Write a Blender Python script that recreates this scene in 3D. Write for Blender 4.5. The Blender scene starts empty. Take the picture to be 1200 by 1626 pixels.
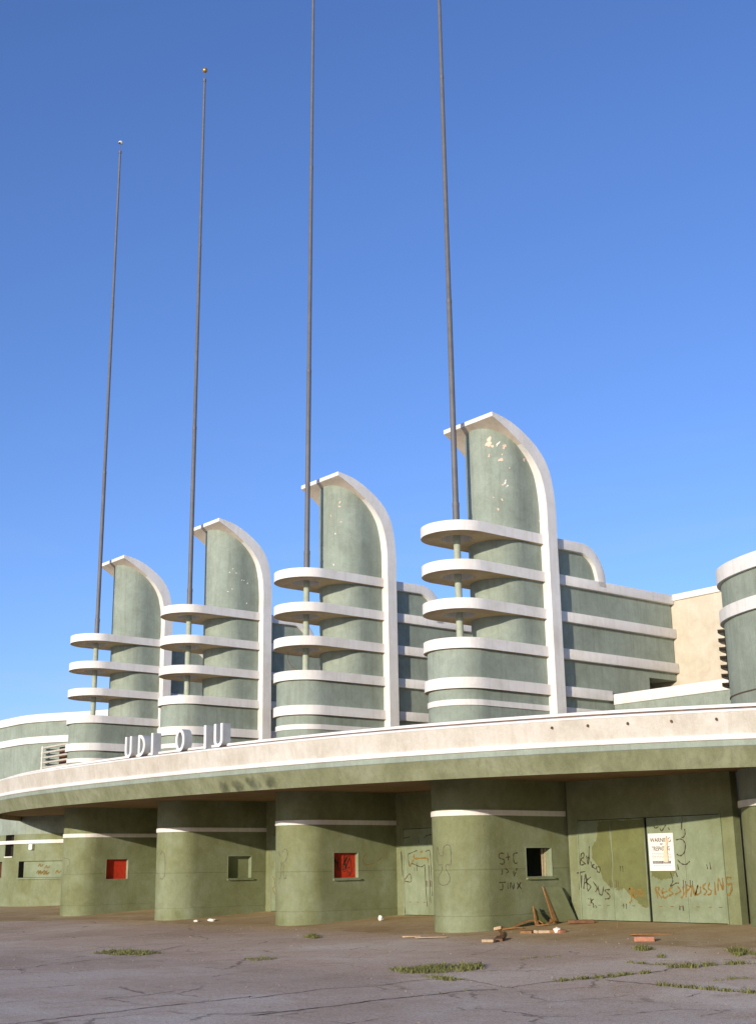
import bpy, bmesh, math, random
from mathutils import Vector, Matrix
random.seed(7)
D = bpy.data
scene = bpy.context.scene
col = scene.collection

# ---------------------------------------------------------------- camera
CAM = Vector((26.543, -25.023, 1.6))
A, T, RO = 0.878, 0.27, -0.016
fw = Vector((-math.sin(A) * math.cos(T), math.cos(A) * math.cos(T), math.sin(T)))
ri = Vector((math.cos(A), math.sin(A), 0))
up = ri.cross(fw)
rx = ri * math.cos(RO) + up * math.sin(RO)
uy = -ri * math.sin(RO) + up * math.cos(RO)
cd = D.cameras.new('camera')
cam = D.objects.new('camera', cd)
col.objects.link(cam)
M = Matrix((rx, uy, -fw)).transposed().to_4x4()
M.translation = CAM
cam.matrix_world = M
cd.sensor_fit = 'VERTICAL'
cd.sensor_height = 36.0
cd.lens = 2028.0 / 1626.0 * 36.0
cd.clip_end = 3000
scene.camera = cam

# ---------------------------------------------------------------- daylight
AZ, EL = math.radians(20), math.radians(10.5)        # sun: from in front of the facade, a little to its right
SUN = Vector((math.sin(AZ) * math.cos(EL), -math.cos(AZ) * math.cos(EL), math.sin(EL)))
w = D.worlds.new('World')
scene.world = w
w.use_nodes = True
nt = w.node_tree
nt.nodes.clear()
sky = nt.nodes.new('ShaderNodeTexSky')
sky.sky_type = 'NISHITA'
sky.sun_disc = False
sky.sun_elevation = EL
sky.sun_rotation = math.atan2(SUN.x, SUN.y)
sky.altitude = 100
sky.air_density = 1.0
sky.dust_density = 0.35
sky.ozone_density = 3.0
bg = nt.nodes.new('ShaderNodeBackground')
bg.inputs['Strength'].default_value = 0.15
wo = nt.nodes.new('ShaderNodeOutputWorld')
tint = nt.nodes.new('ShaderNodeMix'); tint.data_type = 'RGBA'; tint.blend_type = 'MULTIPLY'
tint.inputs[0].default_value = 1.0
tint.inputs[7].default_value = (.93, 1.01, 1.43, 1)      # the film's deep blue rendering of the clear sky
nt.links.new(sky.outputs[0], tint.inputs[6])
# faint wisps of cirrus low in the sky
tc = nt.nodes.new('ShaderNodeTexCoord'); mp = nt.nodes.new('ShaderNodeMapping'); mp.inputs['Scale'].default_value = (1.6, 1.6, 11)
nt.links.new(tc.outputs['Generated'], mp.inputs[0])
ci = nt.nodes.new('ShaderNodeTexNoise'); ci.inputs['Scale'].default_value = 2.2; ci.inputs['Detail'].default_value = 8; ci.inputs['Roughness'].default_value = .62; ci.inputs['Distortion'].default_value = .5
nt.links.new(mp.outputs[0], ci.inputs['Vector'])
cr = nt.nodes.new('ShaderNodeMapRange'); cr.inputs[1].default_value = .50; cr.inputs[2].default_value = .80; cr.inputs[4].default_value = .30
nt.links.new(ci.outputs['Fac'], cr.inputs[0])
sxyz = nt.nodes.new('ShaderNodeSeparateXYZ'); nt.links.new(tc.outputs['Generated'], sxyz.inputs[0])
lo = nt.nodes.new('ShaderNodeMapRange'); lo.inputs[1].default_value = .34; lo.inputs[2].default_value = .10
nt.links.new(sxyz.outputs[2], lo.inputs[0])
mu = nt.nodes.new('ShaderNodeMath'); mu.operation = 'MULTIPLY'; nt.links.new(cr.outputs[0], mu.inputs[0]); nt.links.new(lo.outputs[0], mu.inputs[1])
cm = nt.nodes.new('ShaderNodeMix'); cm.data_type = 'RGBA'; cm.inputs[7].default_value = (3.6, 3.7, 4.4, 1)
nt.links.new(mu.outputs[0], cm.inputs[0]); nt.links.new(tint.outputs[2], cm.inputs[6])
nt.links.new(cm.outputs[2], bg.inputs[0])
nt.links.new(bg.outputs[0], wo.inputs[0])
sl = D.lights.new('sun', 'SUN')
sl.energy = 4.3
sl.angle = math.radians(0.5)
sl.color = (1.0, 0.89, 0.72)
so = D.objects.new('sun', sl)
col.objects.link(so)
so.location = (30, -60, 40)
so.rotation_euler = SUN.to_track_quat('Z', 'Y').to_euler()
scene.view_settings.view_transform = 'Standard'
scene.view_settings.look = 'None'
scene.view_settings.exposure = 0.12
scene.view_settings.gamma = 1.0
scene.view_settings.use_curve_mapping = False

# ---------------------------------------------------------------- helpers
def tag(o, label=None, cat=None, group=None, kind=None):
    if label: o['label'] = label
    if cat: o['category'] = cat
    if group: o['group'] = group
    if kind: o['kind'] = kind
    return o

def empty(name, loc=(0, 0, 0), label=None, cat=None, group=None):
    o = D.objects.new(name, None)
    col.objects.link(o)
    o.location = loc
    o.empty_display_size = 0.3
    return tag(o, label, cat, group)

class MB:
    def __init__(s):
        s.v = []; s.f = []; s.sm = []
    def vert(s, p):
        s.v.append(tuple(p)); return len(s.v) - 1
    def face(s, ids, smooth=False):
        s.f.append(tuple(ids)); s.sm.append(smooth)
    def quad(s, a, b, c, d, smooth=False):
        s.face([s.vert(p) for p in (a, b, c, d)], smooth)
    def box(s, x0, x1, y0, y1, z0, z1):
        i = [s.vert(p) for p in ((x0, y0, z0), (x1, y0, z0), (x1, y1, z0), (x0, y1, z0), (x0, y0, z1), (x1, y0, z1), (x1, y1, z1), (x0, y1, z1))]
        for f in ((0, 3, 2, 1), (4, 5, 6, 7), (0, 1, 5, 4), (1, 2, 6, 5), (2, 3, 7, 6), (3, 0, 4, 7)):
            s.face([i[k] for k in f])
    def obox(s, c, ax, ay, az):
        """box from its centre and three half-axis vectors"""
        c, ax, ay, az = map(Vector, (c, ax, ay, az))
        i = [s.vert(c + ax * a + ay * b + az * d) for d in (-1, 1) for a, b in ((-1, -1), (1, -1), (1, 1), (-1, 1))]
        for f in ((0, 3, 2, 1), (4, 5, 6, 7), (0, 1, 5, 4), (1, 2, 6, 5), (2, 3, 7, 6), (3, 0, 4, 7)):
            s.face([i[k] for k in f])
    def grid(s, rows, closed=False, smooth=True):
        """quads between successive rows of points"""
        ids = [[s.vert(p) for p in r] for r in rows]
        for a, b in zip(ids, ids[1:]):
            n = len(a)
            for k in range(n if closed else n - 1):
                s.face((a[k], a[(k + 1) % n], b[(k + 1) % n], b[k]), smooth)
        return ids
    def prism(s, pts, z0, z1, smooth=False):
        a = [s.vert((x, y, z0)) for x, y in pts]; b = [s.vert((x, y, z1)) for x, y in pts]
        n = len(pts)
        for k in range(n):
            s.face((a[k], a[(k + 1) % n], b[(k + 1) % n], b[k]), smooth)
        s.face(a[::-1]); s.face(b)
    def tube(s, path, rad, seg=10, caps=True):
        path = [Vector(p) for p in path]
        if not isinstance(rad, (list, tuple)): rad = [rad] * len(path)
        rows = []
        for k, p in enumerate(path):
            d = (path[min(k + 1, len(path) - 1)] - path[max(k - 1, 0)]).normalized()
            u = d.orthogonal().normalized() if abs(d.z) < .9 else Vector((1, 0, 0))
            u = (u - d * u.dot(d)).normalized(); v2 = d.cross(u)
            rows.append([p + (u * math.cos(t) + v2 * math.sin(t)) * rad[k] for t in [2 * math.pi * j / seg for j in range(seg)]])
        ids = s.grid(rows, closed=True)
        if caps:
            s.face(ids[0][::-1]); s.face(ids[-1])
    def build(s, name, mat, parent=None, bevel=0, auto=True, segs=2):
        me = D.meshes.new(name)
        me.from_pydata(s.v, [], s.f)
        bm = bmesh.new(); bm.from_mesh(me)
        bmesh.ops.remove_doubles(bm, verts=bm.verts, dist=1e-5)
        bmesh.ops.recalc_face_normals(bm, faces=bm.faces)
        if bevel:
            es = [e for e in bm.edges if len(e.link_faces) == 2 and e.calc_face_angle(0) > 0.6]
            bmesh.ops.bevel(bm, geom=es, offset=bevel, segments=segs, profile=.5, affect='EDGES', clamp_overlap=True)
        if auto:
            for e in bm.edges:
                e.smooth = not (len(e.link_faces) == 2 and e.calc_face_angle(0) > 0.6)
            for f in bm.faces: f.smooth = True
        bm.to_mesh(me); bm.free()
        me.materials.append(mat)
        o = D.objects.new(name, me)
        col.objects.link(o)
        if parent: o.parent = parent
        return o

def dup(o, parent):
    c = o.copy(); col.objects.link(c); c.parent = parent
    return c

def catmull(P, n=6):
    out = []
    for i in range(len(P) - 1):
        p0, p1, p2, p3 = P[max(i - 1, 0)], P[i], P[i + 1], P[min(i + 2, len(P) - 1)]
        for k in range(n):
            t = k / n
            out.append(tuple(.5 * (2 * b + (c - a) * t + (2 * a - 5 * b + 4 * c - d) * t * t + (3 * b - a - 3 * c + d) * t ** 3) for a, b, c, d in zip(p0, p1, p2, p3)))
    out.append(tuple(P[-1]))
    return out

# ---------------------------------------------------------------- materials
def new_mat(name):
    m = D.materials.new(name); m.use_nodes = True
    n = m.node_tree.nodes
    return m, n, m.node_tree.links, n['Principled BSDF']

def ramp(n, l, src, stops):
    r = n.new('ShaderNodeValToRGB')
    el = r.color_ramp.elements
    while len(el) < len(stops): el.new(.5)
    for e, (p, c) in zip(el, stops):
        e.position = p; e.color = (*c, 1) if len(c) == 3 else c
    l.new(src, r.inputs[0])
    return r.outputs[0]

def coords(n, l, scale=(1, 1, 1)):
    g = n.new('ShaderNodeNewGeometry'); mp = n.new('ShaderNodeMapping')
    mp.inputs['Scale'].default_value = scale
    l.new(g.outputs['Position'], mp.inputs[0])
    return mp.outputs[0]

def noise(n, l, vec, scale, detail=5, rough=.6, dist=0):
    t = n.new('ShaderNodeTexNoise')
    t.inputs['Scale'].default_value = scale; t.inputs['Detail'].default_value = detail
    t.inputs['Roughness'].default_value = rough; t.inputs['Distortion'].default_value = dist
    l.new(vec, t.inputs['Vector'])
    return t.outputs['Fac']

def mixc(n, l, fac, a, b, mode='MIX'):
    m = n.new('ShaderNodeMix'); m.data_type = 'RGBA'; m.blend_type = mode
    for k, v in ((0, fac), (6, a), (7, b)):
        if hasattr(v, 'is_output'): l.new(v, m.inputs[k])
        elif k == 0: m.inputs[0].default_value = v
        else: m.inputs[k].default_value = (*v, 1)
    return m.outputs[2]

def stucco(name, base, dark, light, streak=.5, speck=.3, bump=.25, rough=.85, grime=(.10, .085, .05), pits=0.0, grain=14):
    """weathered painted stucco: broad mottling, vertical rain streaks, specks of lost paint, fine relief"""
    m, n, l, b = new_mat(name)
    p = coords(n, l); ps = coords(n, l, (3.0, 3.0, .22)); 
    big = noise(n, l, p, .7, 6, .65, .4)
    c = ramp(n, l, big, [(.30, dark), (.5, base), (.72, light)])
    md = noise(n, l, p, 2.8, 9, .78, .7)
    c = mixc(n, l, .34, c, ramp(n, l, md, [(.33, (.33,) * 3), (.5, (.5,) * 3), (.68, (.68,) * 3)]), 'OVERLAY')
    st = noise(n, l, ps, 2.2, 6, .7)
    f = ramp(n, l, st, [(.48, (0, 0, 0)), (.75, (streak,) * 3)])
    c = mixc(n, l, f, c, grime)
    sp = noise(n, l, p, 9, 8, .75)
    f2 = ramp(n, l, sp, [(.60, (0, 0, 0)), (.70, (speck,) * 3)])
    c = mixc(n, l, f2, c, tuple(min(1, x * 1.25 + .03) for x in light))
    f3 = ramp(n, l, noise(n, l, p, 5.5, 8, .8), [(.30, (speck,) * 3), (.40, (0, 0, 0))])
    c = mixc(n, l, f3, c, tuple(x * .55 for x in dark))
    fine = noise(n, l, p, 60, 4, .7)
    c = mixc(n, l, .22, c, ramp(n, l, fine, [(.3, (.25,) * 3), (.7, (.78,) * 3)]), 'OVERLAY')
    l.new(c, b.inputs['Base Color'])
    b.inputs['Roughness'].default_value = rough
    b.inputs['Specular IOR Level'].default_value = .25
    bp = n.new('ShaderNodeBump'); bp.inputs['Strength'].default_value = bump; bp.inputs['Distance'].default_value = .03
    ad = n.new('ShaderNodeMath'); ad.operation = 'ADD'
    l.new(noise(n, l, p, grain, 6, .7), ad.inputs[0]); l.new(fine, ad.inputs[1])
    l.new(ad.outputs[0], bp.inputs['Height']); l.new(bp.outputs[0], b.inputs['Normal'])
    return m

def plain(name, colr, rough=.7, metal=0, var=.25, scale=8, bump=0):
    m, n, l, b = new_mat(name)
    p = coords(n, l)
    f = noise(n, l, p, scale, 6, .7)
    c = ramp(n, l, f, [(.3, tuple(x * (1 - var) for x in colr)), (.7, tuple(min(1, x * (1 + var)) for x in colr))])
    l.new(c, b.inputs['Base Color'])
    b.inputs['Roughness'].default_value = rough; b.inputs['Metallic'].default_value = metal
    b.inputs['Specular IOR Level'].default_value = .3
    if bump:
        bp = n.new('ShaderNodeBump'); bp.inputs['Strength'].default_value = bump; bp.inputs['Distance'].default_value = .02
        l.new(f, bp.inputs['Height']); l.new(bp.outputs[0], b.inputs['Normal'])
    return m

GREEN = stucco('sage_green_stucco', (.282, .328, .270), (.242, .280, .224), (.330, .378, .318), .28, .28, .45)
LOWGREEN = stucco('lower_green_stucco', (.203, .224, .120), (.160, .172, .076), (.252, .284, .188), .24, .28, .45, grime=(.13, .12, .05))  # darker, yellower green for the lower walls
DOORG = stucco('door_green_paint', (.222, .262, .165), (.18, .208, .112), (.278, .325, .225), .30, .25, .2, grime=(.14, .13, .06))
WHITE = stucco('white_trim_paint', (.78, .755, .71), (.69, .655, .60), (.84, .82, .785), .22, .20, .35, grime=(.35, .28, .20))
FASCIA = stucco('fascia_cream_paint', (.545, .508, .435), (.475, .435, .36), (.605, .57, .505), .34, .18, .22, grime=(.34, .26, .19))
CREAM = stucco('cream_stucco_wall', (.61, .54, .42), (.54, .475, .355), (.67, .60, .48), .18, .16, .35, grime=(.42, .32, .2))
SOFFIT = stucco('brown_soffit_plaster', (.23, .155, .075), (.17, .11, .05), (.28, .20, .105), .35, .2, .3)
UNDER = stucco('tan_soffit', (.56, .415, .225), (.46, .335, .165), (.62, .47, .27), .2, .25, .25)
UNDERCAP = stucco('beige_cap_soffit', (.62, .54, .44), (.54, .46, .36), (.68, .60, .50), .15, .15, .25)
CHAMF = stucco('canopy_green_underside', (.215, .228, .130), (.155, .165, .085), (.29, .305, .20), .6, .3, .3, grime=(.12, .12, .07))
POLE = plain('weathered_pole_metal', (.155, .150, .150), .6, .2, .15, 2)
PGREEN = plain('green_pole_paint', (.36, .40, .31), .7, 0, .18, 6)
GOLD = plain('tarnished_gold_leaf', (.55, .33, .08), .35, .7, .25, 9)
PALEBALL = plain('bleached_ball_paint', (.72, .68, .60), .6, 0, .2, 9)
DARK = plain('dark_recess', (.02, .018, .014), .9)
RUST = plain('rusty_brown_metal', (.17, .085, .045), .85, 0, .4, 6, .3)
TAR = plain('roofing_tar', (.15, .095, .06), .95, 0, .5, 4, .4)
RED = plain('red_painted_board', (.48, .035, .012), .7, 0, .22, 5)
BLACKPAINT = plain('black_spray_paint', (.058, .047, .028), .8, 0, .35, 10)
PENCIL = plain('faded_spray_line', (.12, .125, .08), .85, 0, .35, 14)
ORANGE = plain('ochre_spray_paint', (.215, .135, .032), .8, 0, .3, 12)
OLIVE = stucco('olive_cover_paint', (.150, .162, .062), (.128, .136, .050), (.172, .19, .08), .2, .2, .2)
WOOD = plain('splintered_wood', (.27, .135, .05), .8, 0, .4, 12, .3)
PALEWOOD = plain('pale_broken_wood', (.44, .32, .20), .8, 0, .25, 14, .2)
BRICKM = plain('terracotta_brick', (.42, .19, .115), .9, 0, .2, 12, .2)
PAPER = plain('crumpled_paper', (.76, .72, .66), .9, 0, .1, 9)
SIGNW = plain('white_sign_paint', (.80, .78, .74), .6, 0, .04, 6)
INK = plain('black_sign_ink', (.06, .045, .04), .7, 0, .1, 6)
GREYINK = plain('grey_sign_print', (.38, .35, .34), .7, 0, .1, 6)
TAN = plain('torn_tan_tape', (.74, .60, .43), .8, 0, .12, 8)
FLAKE = plain('bare_plaster_flake', (.74, .56, .43), .9, 0, .2, 12)
FLAKEW = plain('white_plaster_flake', (.80, .75, .68), .9, 0, .1, 12)

def lot_mat():
    m, n, l, b = new_mat('worn_asphalt')
    p = coords(n, l)
    big = noise(n, l, p, .16, 7, .6, .6)
    c = ramp(n, l, big, [(.33, (.42, .30, .205)), (.5, (.54, .40, .285)), (.66, (.66, .51, .39))])
    mid = noise(n, l, p, 1.1, 7, .7, .8)
    c = mixc(n, l, ramp(n, l, mid, [(.52, (0, 0, 0)), (.72, (.55,) * 3)]), c, (.38, .25, .14))
    c = mixc(n, l, ramp(n, l, noise(n, l, coords(n, l, (.5, 2.2, 1)), 1.6, 6, .7), [(.56, (0, 0, 0)), (.75, (.45,) * 3)]), c, (.28, .19, .13))
    sx = n.new('ShaderNodeSeparateXYZ'); g_ = n.new('ShaderNodeNewGeometry'); l.new(g_.outputs['Position'], sx.inputs[0])
    am = n.new('ShaderNodeMath'); am.operation = 'MULTIPLY_ADD'; am.inputs[1].default_value = 3.2
    l.new(noise(n, l, p, .55, 6, .65), am.inputs[0]); l.new(sx.outputs[1], am.inputs[2])
    mr = n.new('ShaderNodeMapRange'); mr.inputs[1].default_value = -1.6; mr.inputs[2].default_value = .3; mr.inputs[4].default_value = .85
    l.new(am.outputs[0], mr.inputs[0])
    c = mixc(n, l, mr.outputs[0], c, (.47, .335, .18))
    v = n.new('ShaderNodeTexVoronoi'); v.inputs['Scale'].default_value = 55; l.new(p, v.inputs['Vector'])
    c = mixc(n, l, .7, c, ramp(n, l, v.outputs['Distance'], [(.08, (.22,) * 3), (.6, (.70,) * 3)]), 'OVERLAY')
    dn = n.new('ShaderNodeTexNoise'); dn.inputs['Scale'].default_value = 2.0; dn.inputs['Detail'].default_value = 8; dn.inputs['Roughness'].default_value = .7; l.new(p, dn.inputs['Vector'])
    va = n.new('ShaderNodeVectorMath'); va.operation = 'MULTIPLY_ADD'; va.inputs[1].default_value = (.7, .7, 0); l.new(dn.outputs['Color'], va.inputs[0]); l.new(p, va.inputs[2])
    vc = n.new('ShaderNodeTexVoronoi'); vc.feature = 'DISTANCE_TO_EDGE'; vc.inputs['Scale'].default_value = .42; l.new(va.outputs[0], vc.inputs['Vector'])
    ck = ramp(n, l, vc.outputs['Distance'], [(.004, (.75,) * 3), (.016, (0, 0, 0))])
    ckm = ramp(n, l, noise(n, l, p, .5, 4, .6), [(.48, (0, 0, 0)), (.60, (1, 1, 1))])
    c = mixc(n, l, mixc(n, l, 1.0, ck, ckm, 'MULTIPLY'), c, (.15, .10, .065))
    c = mixc(n, l, ramp(n, l, noise(n, l, p, .75, 5, .6, 1.2), [(.66, (0, 0, 0)), (.78, (.5,) * 3)]), c, (.24, .19, .16))
    c = mixc(n, l, ramp(n, l, noise(n, l, p, 13, 8, .8), [(.62, (0, 0, 0)), (.70, (.6,) * 3)]), c, (.70, .56, .44))
    fine = noise(n, l, p, 26, 8, .8)
    c = mixc(n, l, .8, c, ramp(n, l, fine, [(.30, (.2,) * 3), (.72, (.82,) * 3)]), 'OVERLAY')
    l.new(c, b.inputs['Base Color']); b.inputs['Roughness'].default_value = .9; b.inputs['Specular IOR Level'].default_value = .2
    bp = n.new('ShaderNodeBump'); bp.inputs['Strength'].default_value = .35; bp.inputs['Distance'].default_value = .025
    ad = n.new('ShaderNodeMath'); ad.operation = 'ADD'
    l.new(fine, ad.inputs[0]); l.new(noise(n, l, p, 3, 5, .6), ad.inputs[1])
    l.new(ad.outputs[0], bp.inputs['Height']); l.new(bp.outputs[0], b.inputs['Normal'])
    return m
def apron_mat():
    m, n, l, b = new_mat('dusty_concrete_apron')
    p = coords(n, l)
    c = ramp(n, l, noise(n, l, p, .5, 7, .65, .6), [(.3, (.36, .245, .115)), (.5, (.47, .335, .18)), (.7, (.56, .43, .26))])
    c = mixc(n, l, ramp(n, l, noise(n, l, p, 2.6, 8, .75), [(.52, (0, 0, 0)), (.68, (.6,) * 3)]), c, (.33, .22, .11))
    fine = noise(n, l, p, 30, 8, .8)
    c = mixc(n, l, .5, c, ramp(n, l, fine, [(.28, (.2,) * 3), (.74, (.82,) * 3)]), 'OVERLAY')
    l.new(c, b.inputs['Base Color']); b.inputs['Roughness'].default_value = .95; b.inputs['Specular IOR Level'].default_value = .15
    bp = n.new('ShaderNodeBump'); bp.inputs['Strength'].default_value = .4; bp.inputs['Distance'].default_value = .02
    l.new(fine, bp.inputs['Height']); l.new(bp.outputs[0], b.inputs['Normal'])
    return m
LOT, APRON = lot_mat(), apron_mat()
WSOIL = plain('weedy_soil', (.34, .25, .15), .95, 0, .45, 12, .4)
SOIL = plain('dark_joint_soil', (.115, .08, .055), .95, 0, .4, 20, .4)

def grass_mat(name, a, b2):
    m, n, l, b = new_mat(name)
    c = ramp(n, l, noise(n, l, coords(n, l), 3.5, 5, .7), [(.32, a), (.66, b2)])
    l.new(c, b.inputs['Base Color']); b.inputs['Roughness'].default_value = .7
    return m
GRASS = grass_mat('dry_green_grass', (.125, .120, .036), (.20, .205, .055))

# ---------------------------------------------------------------- measured plans: joints, weeds, paint lines (metres)
CRACKS = [[(8.97, -17.01), (8.83, -16.24), (8.71, -15.49), (8.55, -14.61), (8.45, -13.61), (8.31, -12.69)], [(10.61, -14.24), (10.52, -13.41), (10.46, -12.56), (10.31, -11.71), (10.31, -10.93), (10.31, -10.4), (10.23, -9.77), (10.47, -9.28)], [(8.56, -12.86), (8.33, -11.7), (8.2, -11.08), (8.41, -10.14), (8.18, -8.92), (8.9, -8.51), (10.32, -8.98), (10.4, -8.62), (10.42, -7.86), (10.54, -7.36), (10.9, -6.94), (10.86, -6.39), (11.02, -5.71), (10.86, -5.32)], [(6.81, -15.67), (6.9, -14.97), (6.99, -14.24), (6.48, -13.0)], [(-0.96, -12.9), (-0.92, -11.76), (-1.69, -10.46), (-2.06, -8.95), (-3.69, -6.75), (-3.59, -4.66)], [(11.06, -7.29), (11.67, -7.36), (12.49, -7.4), (13.18, -7.49), (14.24, -7.51)], [(9.76, -4.88), (10.61, -4.82), (11.02, -4.61), (11.73, -3.86)], [(6.8, -5.11), (7.22, -4.61), (7.39, -4.22), (8.79, -4.27)], [(12.52, -10.25), (12.64, -9.41), (12.76, -8.68)], [(13.63, -8.41), (13.52, -7.94)]]
GRASSL = [[(10.49, -7.94), (10.61, -7.43), (10.77, -7.12), (10.83, -6.86), (10.83, -6.52), (11.02, -6.07)], [(12.26, -7.44), (12.68, -7.49), (13.18, -7.49), (13.7, -7.55), (14.24, -7.51)], [(10.81, -5.22), (10.97, -5.01), (11.19, -5.02)], [(11.12, -4.93), (11.26, -4.36), (11.73, -3.86)], [(9.43, -4.78), (9.68, -4.78), (10.23, -4.89), (10.32, -4.72)], [(12.77, -6.52), (12.77, -6.0), (13.04, -5.95)], [(6.97, -5.17), (7.05, -4.99), (7.31, -4.71), (7.4, -4.37)], [(9.72, -1.92), (10.07, -2.21), (10.51, -2.29), (10.91, -2.67)]]
PATCH = {'left': [(-3.93, -9.22), (-4.22, -8.72), (-3.98, -8.23), (-2.92, -8.12), (-2.03, -8.24), (-2.06, -8.78), (-2.81, -9.22)], 'centre': [(6.14, -8.08), (6.09, -7.58), (5.98, -6.81), (6.75, -6.83), (7.18, -6.47), (7.86, -7.04), (7.68, -8.01), (7.02, -8.38)], 'centre_low': [(7.69, -8.49), (8.09, -8.39), (8.77, -8.47), (8.84, -8.77), (8.38, -8.8)], 'mid': [(1.09, -8.07), (1.19, -7.54), (1.83, -7.55), (2.14, -8.02), (1.78, -8.36)], 'small': [(-2.86, -3.49), (-3.18, -2.96), (-2.1, -3.41), (-2.04, -3.8)], 'door': [(7.71, -2.53), (7.51, -1.97), (8.21, -2.46), (8.27, -2.9)], 'dot': [(9.35, -3.71), (9.27, -3.46), (9.62, -3.86)], 'right': [(9.89, -2.14), (9.83, -1.71), (10.53, -2.28), (10.66, -2.93)]}
CHIP4 = [(0.537, 13.866), (0.804, 13.796), (0.993, 13.714), (0.52, 13.435), (0.879, 13.296), (1.72, 13.401), (0.977, 12.589), (0.909, 12.506), (1.037, 12.477), (0.612, 12.126), (0.859, 12.049), (0.737, 11.744), (2.256, 11.572), (1.129, 13.042), (0.918, 13.462)]
CHIP3 = [(0.638, 13.702), (0.617, 13.541), (0.672, 12.994), (0.465, 12.591), (0.393, 11.507), (0.291, 13.258)]
DOORG_ = {'tag': [[(1.506, 1.833), (1.448, 1.544), (1.613, 1.551)], [(1.493, 1.82), (1.601, 1.849), (1.58, 1.734), (1.482, 1.671), (1.658, 1.542)], [(1.688, 1.775), (1.745, 1.541), (1.813, 2.028)], [(1.718, 1.711), (1.789, 1.731), (1.754, 1.647)], [(1.838, 1.616), (1.882, 1.447)], [(1.976, 1.538), (1.875, 1.497), (1.995, 1.412)], [(2.03, 1.496), (2.048, 1.361), (2.131, 1.327), (2.158, 1.453), (2.068, 1.474)], [(1.301, 1.311), (1.615, 1.351)], [(1.419, 1.31), (1.361, 0.866)], [(1.472, 1.246), (1.435, 0.908)], [(1.52, 0.887), (1.627, 1.288), (1.652, 0.867)], [(1.549, 1.035), (1.669, 1.077)], [(1.806, 1.203), (1.622, 1.077), (1.786, 0.951), (1.661, 0.825)], [(1.882, 1.077), (2.012, 0.91), (1.946, 0.805)], [(2.045, 0.972), (2.085, 0.764), (2.179, 0.736), (2.253, 0.952)], [(2.471, 0.87), (2.29, 0.848), (2.437, 0.725), (2.43, 0.643), (2.271, 0.621)], [(1.675, 0.637), (1.69, 0.607)], [(1.761, 0.637), (1.75, 0.491)], [(1.863, 0.617), (1.766, 0.554), (1.836, 0.492), (1.844, 0.388)], [(1.918, 0.452), (1.958, 0.39)]], 'scrawl': [[(3.152, 0.913), (3.195, 0.791), (3.194, 0.589), (3.118, 0.527)], [(3.09, 0.831), (3.235, 0.933), (3.255, 0.67)], [(3.338, 0.873), (3.273, 0.751), (3.32, 0.671), (3.407, 0.752), (3.379, 0.853), (3.498, 0.873), (3.602, 0.834), (3.463, 0.772), (3.591, 0.713), (3.692, 0.834)], [(4.031, 0.915), (4.085, 0.657)], [(4.033, 0.935), (4.161, 0.916), (4.1, 0.816), (4.215, 0.658)], [(4.29, 0.916), (4.228, 0.797), (4.412, 0.837)], [(4.254, 0.797), (4.292, 0.659), (4.426, 0.719)], [(4.6, 0.937), (4.467, 0.877), (4.585, 0.779), (4.452, 0.719)], [(4.755, 0.957), (4.844, 0.839), (4.66, 0.76)], [(4.931, 0.957), (4.937, 0.762), (4.837, 0.663)], [(5.031, 0.957), (5.004, 0.684)], [(5.035, 0.996), (5.154, 0.938), (5.045, 0.84)], [(5.156, 0.705), (5.234, 0.996), (5.281, 0.725), (5.405, 0.977)], [(5.407, 0.997), (5.31, 0.764), (5.461, 0.803), (5.477, 0.958)], [(5.655, 1.035), (5.548, 0.939), (5.66, 0.843), (5.577, 0.746)], [(5.779, 1.055), (5.716, 0.92), (5.805, 0.844), (5.748, 0.759), (5.677, 0.766)], [(5.925, 1.074), (5.925, 0.749)], [(6.012, 0.844), (6.053, 1.15), (6.166, 0.864), (6.174, 1.169)], [(6.434, 1.168), (6.293, 1.169), (6.284, 0.997), (6.42, 1.035), (6.4, 0.846), (6.296, 0.751), (6.231, 0.808)]], 'squiggle': [[(5.038, 2.579), (5.019, 2.38)], [(5.122, 2.397), (5.123, 2.257), (5.05, 2.18), (5.001, 2.201)], [(4.816, 2.125), (4.996, 2.141), (5.11, 2.019), (5.066, 1.822), (4.93, 1.725), (4.807, 1.767)], [(5.208, 1.583), (5.085, 1.506), (4.936, 1.527), (4.819, 1.628)], [(4.808, 1.509), (4.835, 1.37)], [(4.559, 1.313), (4.599, 1.193), (4.613, 1.075), (4.526, 0.956), (4.711, 1.035), (4.813, 1.035)], [(4.738, 1.311), (4.777, 1.193)], [(4.125, 2.509), (4.172, 2.446), (4.28, 2.483)], [(4.329, 2.441), (4.374, 2.367), (4.518, 2.516)], [(4.59, 2.453), (4.636, 2.391)], [(5.727, 1.499), (5.749, 1.383)], [(5.829, 1.545), (5.845, 1.374)], [(4.785, 0.487), (4.774, 0.37)], [(4.885, 0.488), (4.887, 0.352)], [(2.915, 0.505), (2.916, 0.383)], [(3.008, 0.506), (3.008, 0.376)], [(2.889, 1.487), (2.888, 1.343)], [(2.966, 1.487), (2.963, 1.322)]]}
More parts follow.
